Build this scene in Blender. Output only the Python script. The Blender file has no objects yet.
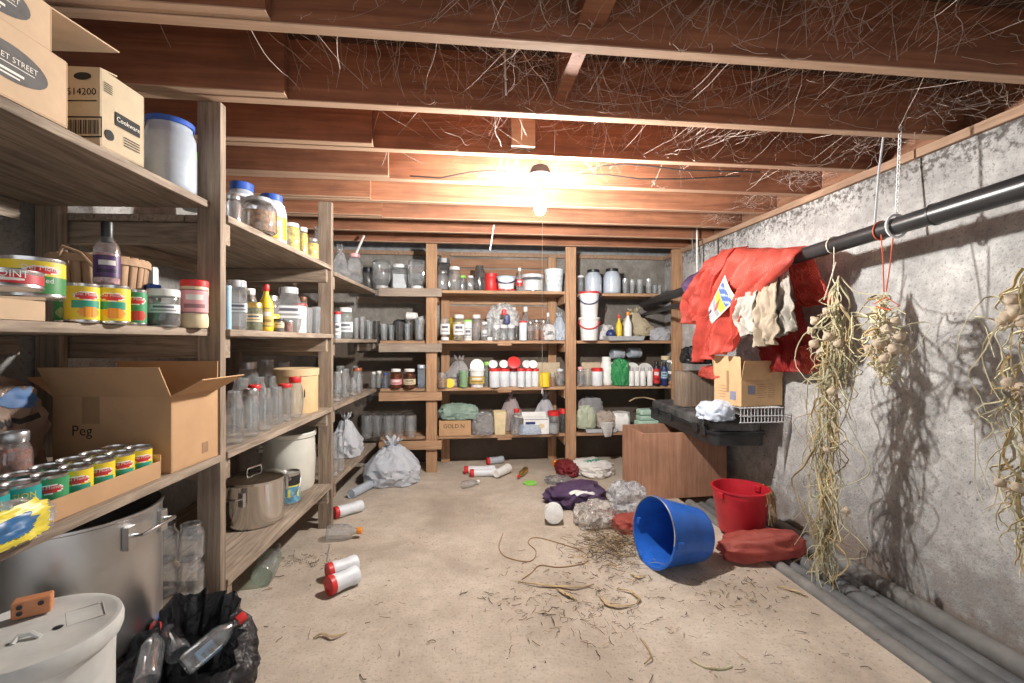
import bpy, bmesh, math, random
from mathutils import Vector, Matrix, noise
S = bpy.context.scene; COL = S.collection; PI = math.pi
sin, cos = math.sin, math.cos
# ------------------------------------------------------------------ camera frame and places
H = 1.28; F = 455.0; YAW = 0.108
FW = (sin(YAW), cos(YAW)); RT = (cos(YAW), -sin(YAW))
def P(px, py, d):
    a = (px-512)/F; b = (341.5-py)/F
    return Vector((d*(FW[0]+a*RT[0]), d*(FW[1]+a*RT[1]), H+b*d))
def D(p): return p[0]*FW[0]+p[1]*FW[1]
def fl(px, py, z=0.0): return P(px, py, F*(H-z)/(py-341.5))
YB = 4.505                                   # front of the back rack
def d_back(px, v=0):
    a = (px-512)/F; return (YB+v)/(FW[1]+a*RT[1])
def lx(y): return -1.06+.052*y              # front of the left rack
def d_left(px, v=0):
    a = (px-512)/F
    return (-1.06-v)/((FW[0]+a*RT[0])-.052*(FW[1]+a*RT[1]))
def d_y(px, y): return d_back(px, y-YB)
def zat(py, d): return H+(341.5-py)/F*d
# ------------------------------------------------------------------ mesh builder
class MB:
    def __init__(s): s.v=[]; s.f=[]; s.m=[]; s.c=[]
    def add(s, vs, fs, m=0, col=None):
        b=len(s.v); s.v += [tuple(v) for v in vs]
        for k,f in enumerate(fs):
            s.f.append(tuple(b+i for i in f)); s.m.append(m)
            s.c.append(col[k] if isinstance(col, list) else (col or (1,1,1)))
        return s
    def box(s, lo, hi, m=0, mat=None):
        x0,y0,z0=lo; x1,y1,z1=hi
        vs=[Vector(p) for p in ((x0,y0,z0),(x1,y0,z0),(x1,y1,z0),(x0,y1,z0),(x0,y0,z1),(x1,y0,z1),(x1,y1,z1),(x0,y1,z1))]
        if mat is not None: vs=[mat@v for v in vs]
        return s.add(vs, [(0,3,2,1),(4,5,6,7),(0,1,5,4),(1,2,6,5),(2,3,7,6),(3,0,4,7)], m)
    def lathe(s, prof, n=20, m=0, sq=0.0, mat=None, sx=1, sy=1):
        rings=[]; vs=[]; fs=[]
        for r,z in prof:
            if r<1e-6: rings.append([len(vs)]); vs.append(Vector((0,0,z)))
            else:
                ring=[]
                for k in range(n):
                    a=2*PI*k/n+PI/n; q=1.0
                    if sq: q=1/((abs(cos(a))**sq+abs(sin(a))**sq)**(1/sq))
                    ring.append(len(vs)); vs.append(Vector((r*q*cos(a)*sx, r*q*sin(a)*sy, z)))
                rings.append(ring)
        for A,B in zip(rings, rings[1:]):
            if len(A)==1 and len(B)==1: continue
            for k in range(n):
                j=(k+1)%n
                if len(A)==1: fs.append((A[0],B[j],B[k]))
                elif len(B)==1: fs.append((A[k],A[j],B[0]))
                else: fs.append((A[k],A[j],B[j],B[k]))
        if mat is not None: vs=[mat@v for v in vs]
        return s.add(vs, fs, m)
    def tube(s, pts, r, n=6, m=0, cap=True):
        pts=[Vector(p) for p in pts]; vs=[]; fs=[]; L=len(pts); up=None
        for i,p in enumerate(pts):
            t=(pts[min(i+1,L-1)]-pts[max(i-1,0)])
            t = t.normalized() if t.length>1e-9 else Vector((0,0,1))
            if up is None or abs(up.dot(t))>.98:
                up = Vector((0,0,1)) if abs(t.z)<.9 else Vector((1,0,0))
            u=t.cross(up).normalized(); w=u.cross(t).normalized(); up=w
            rr = r[i] if isinstance(r,(list,tuple)) else r
            for k in range(n):
                a=2*PI*k/n; vs.append(p+u*(rr*cos(a))+w*(rr*sin(a)))
        for i in range(L-1):
            for k in range(n):
                j=(k+1)%n; fs.append((i*n+k,i*n+j,(i+1)*n+j,(i+1)*n+k))
        if cap and n>2: fs.append(tuple(range(n-1,-1,-1))); fs.append(tuple((L-1)*n+k for k in range(n)))
        return s.add(vs, fs, m)
    def grid(s, fn, nu, nv, m=0, closeu=False, col=None):
        vs=[]; fs=[]; cs=[]
        for j in range(nv+1):
            for i in range(nu+(0 if closeu else 1)): vs.append(Vector(fn(i/nu, j/nv)))
        w=nu if closeu else nu+1
        for j in range(nv):
            for i in range(nu):
                i2=(i+1)%w if closeu else i+1
                fs.append((j*w+i, j*w+i2, (j+1)*w+i2, (j+1)*w+i))
                if col: cs.append(col((i+.5)/nu,(j+.5)/nv))
        return s.add(vs, fs, m, cs if col else None)
    def xf(s, M):
        s.v=[tuple(M@Vector(v)) for v in s.v]; return s
def mesh(mb, name, mats, smooth=True, ang=.7, colors=False):
    me=bpy.data.meshes.new(name); me.from_pydata(mb.v, [], mb.f)
    for m in mats if isinstance(mats,(list,tuple)) else [mats]: me.materials.append(m)
    me.polygons.foreach_set('material_index', mb.m)
    if smooth:
        me.polygons.foreach_set('use_smooth', [True]*len(mb.f)); me.update()
        try: me.set_sharp_from_angle(angle=ang)
        except Exception: pass
    if colors:
        at=me.color_attributes.new('Col','FLOAT_COLOR','CORNER'); k=0
        buf=[]
        for f,c in zip(mb.f, mb.c): buf += [c[0],c[1],c[2],1.0]*len(f)
        at.data.foreach_set('color', buf)
    me.update(); return me
def obj(name, mb, mats, parent=None, loc=(0,0,0), rz=0, smooth=True, ang=.7, bev=0, sol=0, colors=False, label=None):
    o=bpy.data.objects.new(name, mesh(mb, name, mats, smooth, ang, colors)); COL.objects.link(o)
    o.location=loc; o.rotation_euler=(0,0,rz)
    if parent: o.parent=parent
    if sol:
        md=o.modifiers.new('Solidify','SOLIDIFY'); md.thickness=sol; md.offset=0
    if bev:
        md=o.modifiers.new('Bevel','BEVEL'); md.width=bev; md.segments=2; md.limit_method='ANGLE'
    if label: o['label']=label
    return o
def tag(o, label, cat, group=None, kind=None):
    if label: o['label']=label
    if cat: o['category']=cat
    if group: o['group']=group
    if kind: o['kind']=kind
    return o
def thing(name, label, cat, loc=(0,0,0), rz=0, group=None, kind=None):
    o=bpy.data.objects.new(name, None); COL.objects.link(o); o.empty_display_size=.05
    o.location=loc; o.rotation_euler=(0,0,rz); return tag(o, label, cat, group, kind)
def struct(name, mb, mats, **k):
    o=obj(name, mb, mats, **k); o['kind']='structure'; return o
def rotz(a): return Matrix.Rotation(a,4,'Z')
def T(x,y,z): return Matrix.Translation((x,y,z))
def RX(a): return Matrix.Rotation(a,4,'X')
def RY(a): return Matrix.Rotation(a,4,'Y')
def face_cam(p): return math.atan2(-p[1],-p[0])+PI/2      # turns local -Y to the camera side
# ------------------------------------------------------------------ materials
MATS={}
def nodes(name):
    m=bpy.data.materials.new(name); m.use_nodes=True; nt=m.node_tree; nt.nodes.clear()
    return m, nt, nt.nodes.new('ShaderNodeOutputMaterial')
def N(nt, t, **k):
    n=nt.nodes.new(t)
    for a,b in k.items():
        if a in n.inputs: n.inputs[a].default_value=b
        else: setattr(n,a,b)
    return n
def ramp(nt, fac, stops):
    r=nt.nodes.new('ShaderNodeValToRGB'); e=r.color_ramp.elements
    while len(e)<len(stops): e.new(.5)
    for q,(p,c) in zip(e,stops): q.position=p; q.color=(*c,1) if len(c)==3 else c
    nt.links.new(fac, r.inputs['Fac']); return r
def coords(nt, scale=(1,1,1), world=False):
    if world:
        t=nt.nodes.new('ShaderNodeNewGeometry'); o=t.outputs['Position']
    else:
        t=nt.nodes.new('ShaderNodeTexCoord'); o=t.outputs['Object']
    mp=N(nt,'ShaderNodeMapping'); mp.inputs['Scale'].default_value=scale
    nt.links.new(o, mp.inputs['Vector']); return mp.outputs['Vector']
def noise_n(nt, vec, scale, detail=6, rough=.6, dist=0):
    n=nt.nodes.new('ShaderNodeTexNoise'); n.inputs['Scale'].default_value=scale; n.inputs['Detail'].default_value=detail
    n.inputs['Roughness'].default_value=rough; n.inputs['Distortion'].default_value=dist
    nt.links.new(vec, n.inputs['Vector']); return n
def bump(nt, h, strength, dist, bsdf):
    b=N(nt,'ShaderNodeBump'); b.inputs['Strength'].default_value=strength; b.inputs['Distance'].default_value=dist
    nt.links.new(h, b.inputs['Height']); nt.links.new(b.outputs['Normal'], bsdf.inputs['Normal'])
def mixc(nt, fac, a, b, mode='MIX'):
    m=nt.nodes.new('ShaderNodeMix'); m.data_type='RGBA'; m.blend_type=mode
    for k,v in ((0,fac),(6,a),(7,b)):
        if hasattr(v,'is_linked') or hasattr(v,'links'): nt.links.new(v, m.inputs[k])
        elif k==0: m.inputs[0].default_value=v
        else: m.inputs[k].default_value=(*v,1)
    return m.outputs[2]
def wood(name, c0, c1, axis='x', rough=.8, streak=9.0, stain_tone=(.05,.035,.025), stain_amt=.35):
    if name in MATS: return MATS[name]
    m,nt,out=nodes(name); b=N(nt,'ShaderNodeBsdfPrincipled',Roughness=rough)
    st={'x':(.35,6,6),'y':(6,.35,6),'z':(6,6,.35)}[axis]
    g=noise_n(nt, coords(nt,st,True), streak, 8, .65, .6)
    r=ramp(nt, g.outputs['Fac'], [(.28,c0),(.72,c1)])
    k=noise_n(nt, coords(nt,(1,1,1),True), 3.3, 5, .6)
    r2=ramp(nt, k.outputs['Fac'], [(.42,(0,0,0)),(.75,(stain_amt,)*3)])
    nt.links.new(mixc(nt, r2.outputs['Color'], r.outputs['Color'], stain_tone), b.inputs['Base Color'])
    bump(nt, g.outputs['Fac'], .35, .004, b); nt.links.new(b.outputs[0], out.inputs[0]); MATS[name]=m; return m
def solid(name, c, rough=.5, metal=0, var=.12, spec=.5, scale=18, bmp=0, trans=0, sheen=0):
    if name in MATS: return MATS[name]
    m,nt,out=nodes(name); b=N(nt,'ShaderNodeBsdfPrincipled',Roughness=rough,Metallic=metal)
    b.inputs['Specular IOR Level'].default_value=spec
    n=noise_n(nt, coords(nt), scale, 5, .6)
    lo=tuple(max(0,x*(1-var*1.6)) for x in c); hi=tuple(min(1,x*(1+var)) for x in c)
    r=ramp(nt, n.outputs['Fac'], [(.3,lo),(.7,hi)]); nt.links.new(r.outputs['Color'], b.inputs['Base Color'])
    if bmp: bump(nt, n.outputs['Fac'], bmp, .003, b)
    if trans:
        tr=nt.nodes.new('ShaderNodeBsdfTransparent'); mx=nt.nodes.new('ShaderNodeMixShader'); mx.inputs[0].default_value=trans
        nt.links.new(b.outputs[0], mx.inputs[1]); nt.links.new(tr.outputs[0], mx.inputs[2]); nt.links.new(mx.outputs[0], out.inputs[0])
    else: nt.links.new(b.outputs[0], out.inputs[0])
    MATS[name]=m; return m
def glass(name, tint=(.9,.94,.95), dust=.16, gloss=.55, rough=.06, dustc=(.75,.78,.8), vr=.7):
    """thin clear walls: mostly see-through, shinier towards the edge, a film of dust"""
    if name in MATS: return MATS[name]
    m,nt,out=nodes(name)
    tr=N(nt,'ShaderNodeBsdfTransparent'); tr.inputs[0].default_value=(*tint,1)
    gl=N(nt,'ShaderNodeBsdfGlossy',Roughness=rough); df=N(nt,'ShaderNodeBsdfDiffuse'); df.inputs[0].default_value=(*dustc,1)
    lw=nt.nodes.new('ShaderNodeLayerWeight'); lw.inputs['Blend'].default_value=.35
    n=noise_n(nt, coords(nt), 30, 5, .7); r=ramp(nt, n.outputs['Fac'], [(.3,(dust*(1-vr*.75),)*3),(.75,(dust*(1+vr*1.3),)*3)])
    m1=nt.nodes.new('ShaderNodeMixShader'); nt.links.new(r.outputs['Color'], m1.inputs[0]); nt.links.new(tr.outputs[0], m1.inputs[1]); nt.links.new(df.outputs[0], m1.inputs[2])
    mu=N(nt,'ShaderNodeMath',operation='MULTIPLY_ADD'); mu.inputs[1].default_value=gloss; mu.inputs[2].default_value=.07; nt.links.new(lw.outputs['Facing'], mu.inputs[0])
    m2=nt.nodes.new('ShaderNodeMixShader'); nt.links.new(mu.outputs[0], m2.inputs[0]); nt.links.new(m1.outputs[0], m2.inputs[1]); nt.links.new(gl.outputs[0], m2.inputs[2])
    nt.links.new(m2.outputs[0], out.inputs[0]); MATS[name]=m; return m
def printed():
    if 'printed' in MATS: return MATS['printed']
    m,nt,out=nodes('printed_label'); b=N(nt,'ShaderNodeBsdfPrincipled',Roughness=.4)
    a=nt.nodes.new('ShaderNodeVertexColor'); a.layer_name='Col'
    nt.links.new(a.outputs['Color'], b.inputs['Base Color']); nt.links.new(b.outputs[0], out.inputs[0]); MATS['printed']=m; return m
def concrete(name, base, dark, light, pits=True, stain_tone=None, floor=False, mott=.42):
    m,nt,out=nodes(name); b=N(nt,'ShaderNodeBsdfPrincipled',Roughness=.92); b.inputs['Specular IOR Level'].default_value=.2
    v=coords(nt,(1,1,1),True)
    n1=noise_n(nt,v,1.6,8,.62,.3); n2=noise_n(nt,v,9,8,.7); n3=noise_n(nt,v,70,4,.7)
    c=ramp(nt,n1.outputs['Fac'],[(.30,dark),(.52,base),(.72,light)]).outputs['Color']
    f2=ramp(nt,n2.outputs['Fac'],[(.38,(mott,)*3),(.62,(0,)*3)]).outputs['Color']
    c=mixc(nt,f2,c,dark)
    f3=ramp(nt,n3.outputs['Fac'],[(.34,(.55,)*3),(.46,(0,)*3)]).outputs['Color']
    c=mixc(nt,f3,c,tuple(x*.6 for x in dark))
    if pits:
        vo=nt.nodes.new('ShaderNodeTexVoronoi'); vo.inputs['Scale'].default_value=16 if not floor else 26
        dn=noise_n(nt,v,8,3,.6); 
        ad=nt.nodes.new('ShaderNodeVectorMath'); ad.operation='MULTIPLY_ADD'; ad.inputs[1].default_value=(.25,.25,.25)
        nt.links.new(dn.outputs['Color'],ad.inputs[0]); nt.links.new(v,ad.inputs[2]); nt.links.new(ad.outputs[0],vo.inputs['Vector'])
        pf=ramp(nt,vo.outputs['Distance'],[(.10,(.8,)*3),(.2,(0,)*3)]).outputs['Color']
        gate=noise_n(nt,v,2.3,3,.5); gr=ramp(nt,gate.outputs['Fac'],[(.52,(0,)*3),(.62,(1,)*3)]).outputs['Color']
        pg=mixc(nt,1.0,pf,gr,'MULTIPLY')
        c=mixc(nt,pg,c,(.06,.05,.045))
    if stain_tone:
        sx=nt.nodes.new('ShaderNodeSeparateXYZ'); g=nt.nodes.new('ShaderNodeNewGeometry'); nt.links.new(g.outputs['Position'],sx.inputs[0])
        for lo,hi,colr,amt,sc,*e_ in stain_tone:
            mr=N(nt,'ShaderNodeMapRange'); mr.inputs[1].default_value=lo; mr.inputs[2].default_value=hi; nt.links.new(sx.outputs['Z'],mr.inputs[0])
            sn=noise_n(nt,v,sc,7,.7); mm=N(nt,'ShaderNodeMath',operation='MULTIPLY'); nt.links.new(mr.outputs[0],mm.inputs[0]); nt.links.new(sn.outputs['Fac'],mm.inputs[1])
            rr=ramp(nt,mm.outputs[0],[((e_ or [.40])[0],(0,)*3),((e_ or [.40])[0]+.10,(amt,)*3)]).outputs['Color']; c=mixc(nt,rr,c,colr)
    nt.links.new(c,b.inputs['Base Color'])
    hm=N(nt,'ShaderNodeMath',operation='MULTIPLY_ADD'); hm.inputs[1].default_value=.6; nt.links.new(n2.outputs['Fac'],hm.inputs[0]); nt.links.new(n3.outputs['Fac'],hm.inputs[2])
    bump(nt,hm.outputs[0],.55 if not floor else .3,.01 if not floor else .005,b); nt.links.new(b.outputs[0],out.inputs[0]); return m
PAL={'white':(.82,.82,.80),'milk':(.72,.76,.80),'red':(.62,.03,.03),'blue':(.03,.10,.45),'navy':(.02,.035,.14),'yellow':(.82,.58,.03),'green':(.22,.62,.08),'dgreen':(.02,.2,.07),
 'orange':(.8,.28,.03),'black':(.015,.015,.017),'grey':(.42,.43,.44),'zinc':(.5,.5,.5),'gold':(.6,.42,.12),'cream':(.72,.60,.38),'pink':(.75,.35,.36),'amber':(.35,.13,.03),
 'brown':(.14,.06,.03),'dark':(.05,.045,.04),'teal':(.02,.3,.35),'lblue':(.35,.55,.75),'mint':(.50,.70,.58),'lime':(.30,.72,.12),'purple':(.08,.03,.13),'nuts':(.36,.19,.08),'pickle':(.20,.20,.04),'corn':(.75,.50,.03),'rust':(.35,.10,.05),'silver':(.62,.63,.64),'tan':(.55,.40,.25),'lgrey':(.62,.64,.66)}
def M(c, rough=.42):
    metal=1 if c in ('zinc','silver','gold') else 0
    return solid('plastic_'+c, PAL[c], .35 if metal else rough, metal*.85, .08)
G_CLEAR=glass('clear_glass',(.95,.97,.98),.10,.85,.05,(.9,.93,.95)); G_MILK=glass('cloudy_plastic',(.85,.88,.9),.62,.35,.25,(.66,.74,.84),.08); G_GREEN=glass('greenish_glass',(.82,.92,.86),.14)
G_SMOKE=glass('smoky_glass',(.55,.55,.55),.12,.5,.08,(.35,.35,.35)); G_AMBER=glass('amber_glass',(.6,.3,.12),.1,.5,.06,(.4,.2,.1)); G_PLA=glass('clear_plastic',(.93,.95,.97),.12,.75,.08)
G_BLUE=glass('bluish_glass',(.55,.68,.85),.12)
GL={'c':G_CLEAR,'m':G_MILK,'g':G_GREEN,'s':G_SMOKE,'a':G_AMBER,'p':G_PLA,'b':G_BLUE}
def bagmat(name, c, trans=.0, rough=.35, spec=.5, film=False):
    if name in MATS: return MATS[name]
    m,nt,out=nodes(name); b=N(nt,'ShaderNodeBsdfPrincipled',Roughness=rough); b.inputs['Base Color'].default_value=(*c,1); b.inputs['Specular IOR Level'].default_value=spec
    n=noise_n(nt,coords(nt),22,6,.65,1.2); bump(nt,n.outputs['Fac'],.9,.012,b)
    sh=b.outputs[0]
    tl=nt.nodes.new('ShaderNodeBsdfTranslucent'); tl.inputs[0].default_value=(*c,1)
    mx=nt.nodes.new('ShaderNodeMixShader'); mx.inputs[0].default_value=.25; nt.links.new(sh,mx.inputs[1]); nt.links.new(tl.outputs[0],mx.inputs[2]); sh=mx.outputs[0]
    if trans:
        tr=nt.nodes.new('ShaderNodeBsdfTransparent'); tr.inputs[0].default_value=(.93,.95,.96,1)
        r=ramp(nt,n.outputs['Fac'],[(.3,(trans*.6,)*3),(.6,(min(1,trans*1.25),)*3)])
        m2=nt.nodes.new('ShaderNodeMixShader'); nt.links.new(r.outputs['Color'],m2.inputs[0]); nt.links.new(sh,m2.inputs[1]); nt.links.new(tr.outputs[0],m2.inputs[2]); sh=m2.outputs[0]
    nt.links.new(sh,out.inputs[0]); MATS[name]=m; return m
def filmmat(name, tint=(.93,.95,.96), dust=.2, gloss=.8, dustc=(.8,.82,.84)):
    """clear crumpled film: glass() with creases"""
    if name in MATS: return MATS[name]
    m=glass(name,tint,dust,gloss,.12,dustc); nt=m.node_tree
    n=noise_n(nt,coords(nt),16,5,.6,1.5); b=N(nt,'ShaderNodeBump'); b.inputs['Strength'].default_value=1; b.inputs['Distance'].default_value=.03; nt.links.new(n.outputs['Fac'],b.inputs['Height'])
    for q in nt.nodes:
        if q.type in('BSDF_GLOSSY','BSDF_DIFFUSE','LAYER_WEIGHT'): nt.links.new(b.outputs['Normal'],q.inputs['Normal'])
    return m
def netmat(name, c, hole=.3, scale=90):
    """knitted produce netting: a fine weave with holes"""
    if name in MATS: return MATS[name]
    m,nt,out=nodes(name); b=N(nt,'ShaderNodeBsdfPrincipled',Roughness=.45); v=coords(nt)
    n=noise_n(nt,v,14,5,.6); r=ramp(nt,n.outputs['Fac'],[(.3,tuple(x*.7 for x in c)),(.7,tuple(min(1,x*1.15+.015) for x in c))]); nt.links.new(r.outputs['Color'],b.inputs['Base Color'])
    w=N(nt,'ShaderNodeTexWave'); w.inputs['Scale'].default_value=scale; w.inputs['Distortion'].default_value=3; nt.links.new(v,w.inputs['Vector'])
    bump(nt,w.outputs['Fac'],.5,.004,b)
    h=ramp(nt,w.outputs['Fac'],[(.55,(0,)*3),(.75,(hole*2,)*3)])
    tr=nt.nodes.new('ShaderNodeBsdfTransparent'); mx=nt.nodes.new('ShaderNodeMixShader')
    tl=nt.nodes.new('ShaderNodeBsdfTranslucent'); tl.inputs[0].default_value=(*c,1); m0=nt.nodes.new('ShaderNodeMixShader'); m0.inputs[0].default_value=.3
    nt.links.new(b.outputs[0],m0.inputs[1]); nt.links.new(tl.outputs[0],m0.inputs[2])
    nt.links.new(h.outputs['Color'],mx.inputs[0]); nt.links.new(m0.outputs[0],mx.inputs[1]); nt.links.new(tr.outputs[0],mx.inputs[2]); nt.links.new(mx.outputs[0],out.inputs[0]); MATS[name]=m; return m
CARD=solid('brown_cardboard',(.50,.31,.17),.85,0,.06,.2,9,.15); CARDI=solid('cardboard_inside',(.40,.24,.13),.9,0,.06,.2); KRAFT=solid('pale_cardboard',(.58,.42,.28),.85,0,.05,.2)
INK=solid('black_ink',(.03,.028,.026),.7,0,.05,.2); INKW=solid('pale_print',(.8,.76,.68),.7,0,.05); STEEL=solid('brushed_steel',(.62,.62,.61),.26,1,.05,.5,6); ALU=solid('dull_aluminium',(.60,.60,.60),.38,1,.07,.5,5)
# ------------------------------------------------------------------ writing
_T={}
def text_geo(s):
    if s not in _T:
        cu=bpy.data.curves.new('writing','FONT'); cu.body=s; cu.size=1; cu.align_x='CENTER'; cu.align_y='CENTER'; cu.resolution_u=2
        o=bpy.data.objects.new('writing',cu); COL.objects.link(o)
        dg=bpy.context.evaluated_depsgraph_get(); me=o.evaluated_get(dg).to_mesh()
        _T[s]=([v.co.copy() for v in me.vertices],[tuple(p.vertices) for p in me.polygons])
        o.evaluated_get(dg).to_mesh_clear(); bpy.data.objects.remove(o); bpy.data.curves.remove(cu)
    return _T[s]
def write_flat(mb, s, size, M4, m=0):          # text in the local XZ plane facing -Y, placed by M4
    vs,fs=text_geo(s); mb.add([M4@Vector((v.x*size,0,v.y*size)) for v in vs], fs, m); return mb
def write_round(mb, s, size, r, z, a0=0, m=0): # text bent round a cylinder, reading from -Y
    vs,fs=text_geo(s); out=[]
    for v in vs:
        a=-PI/2+a0+v.x*size/r; out.append((r*cos(a), r*sin(a), z+v.y*size))
    mb.add(out, fs, m); return mb
def fnoise(p, s=1.0, seed=0): return noise.noise(Vector((p[0]*s+seed*7.3, p[1]*s-seed*3.1, p[2]*s+seed*1.7)))
# ------------------------------------------------------------------ kinds of thing
def blob(w,d,h,seed,amp=.22,freq=2.2,sub=4,flat=.5,top=0,pinch=.5):
    """crumpled sack: a squashed ball with sharp folds, flat underneath, optionally gathered to a tip"""
    bm=bmesh.new(); bmesh.ops.create_icosphere(bm, subdivisions=sub, radius=1); mb=MB(); vs=[]
    for v in bm.verts:
        p=v.co.copy(); q=Vector((p.x,p.y,p.z))
        r=1+amp*(1-2*abs(fnoise(q,freq,seed)))*1.0+amp*.5*(1-2.6*abs(fnoise(q,freq*2.3,seed+5)))+amp*.3*(1-2.6*abs(fnoise(q,freq*4.7,seed+9)))
        e=(abs(p.x)**3+abs(p.y)**3+abs(p.z)**3)**(1/3); p=p/e*(.86)*r
        z=p.z
        if z<-flat: z=-flat+ (z+flat)*.08
        if top and z>.2:
            k=min(1,(z-.2)/.7); p.x*=1-pinch*k; p.y*=1-pinch*k; z+=top*k*k
        vs.append((p.x*w/2, p.y*d/2, (z+flat)))
    zm=max(v[2] for v in vs); zl=min(v[2] for v in vs)
    vs=[(x,y,(z-zl)/(zm-zl)*h) for x,y,z in vs]
    mb.add(vs,[tuple(x.index for x in f.verts) for f in bm.faces]); bm.free(); return mb
def sheet(fn, nu, nv, mat, name, parent=None, loc=(0,0,0), rz=0, sol=.002, **k):
    mb=MB().grid(fn,nu,nv); return obj(name, mb, mat, parent, loc, rz, sol=sol, ang=1.2, **k)
def prof_jar(kind, r, h):
    if kind=='mason': return [(0,.004),(r*.82,0),(r*.97,.04*h),(r,.09*h),(r,.68*h),(r*.95,.76*h),(r*.78,.84*h),(r*.74,.88*h),(r*.74,h*.985)]
    if kind=='wide':  return [(0,.004),(r*.85,0),(r*.98,.05*h),(r,.1*h),(r,.74*h),(r*.93,.82*h),(r*.86,.87*h),(r*.86,h*.985)]
    if kind=='round': return [(0,.004),(r*.66,0),(r*.86,.08*h),(r*.98,.28*h),(r,.45*h),(r*.96,.64*h),(r*.82,.78*h),(r*.66,.86*h),(r*.64,.985*h)]
    if kind=='tumbler': return [(0,.006),(r*.72,0),(r*.78,.03*h),(r*.92,.6*h),(r,h),(r*.95,h),(r*.87,.6*h),(r*.72,.06*h),(0,.05*h)]
    if kind=='gallon': return [(0,.004),(r*.85,0),(r*.97,.04*h),(r,.1*h),(r,.60*h),(r*.93,.72*h),(r*.74,.84*h),(r*.64,.89*h),(r*.64,.985*h)]
    if kind=='bottle': return [(0,.004),(r*.85,0),(r*.98,.03*h),(r,.07*h),(r,.54*h),(r*.9,.62*h),(r*.5,.74*h),(r*.36,.80*h),(r*.34,.97*h),(r*.38,.985*h)]
    if kind=='squat': return [(0,.004),(r*.9,0),(r,.06*h),(r,.78*h),(r*.9,.86*h),(r*.88,.98*h)]
    if kind=='shaker': return [(0,.004),(r*.92,0),(r,.05*h),(r,.2*h),(r*.93,.3*h),(r*.93,.62*h),(r,.72*h),(r,.84*h),(r*.93,.88*h),(r*.9,.98*h)]
    if kind=='cyl': return [(0,.004),(r*.95,0),(r,.02*h),(r,.93*h),(r*.97,.985*h)]
    if kind=='spray': return [(0,.004),(r*.95,0),(r,.015*h),(r,.76*h),(r*.9,.80*h),(r*.5,.82*h),(r*.5,.84*h)]
    if kind=='pail': return [(0,.004),(r*.80,0),(r*.82,.02*h),(r*.96,.86*h),(r*1.0,.87*h),(r*1.0,.93*h),(r*.97,.985*h)]
NECK={'mason':(.80,.86),'wide':(.92,.86),'round':(.72,.86),'gallon':(.70,.88),'bottle':(.44,.86),'squat':(.96,.80),'shaker':(.98,.86),'cyl':(1.02,.90),'spray':(.55,.80),'pail':(1.05,.90),'tumbler':(1,.95)}
def flip(prof,h): return [(r,h-z) for r,z in prof][::-1]
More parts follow.
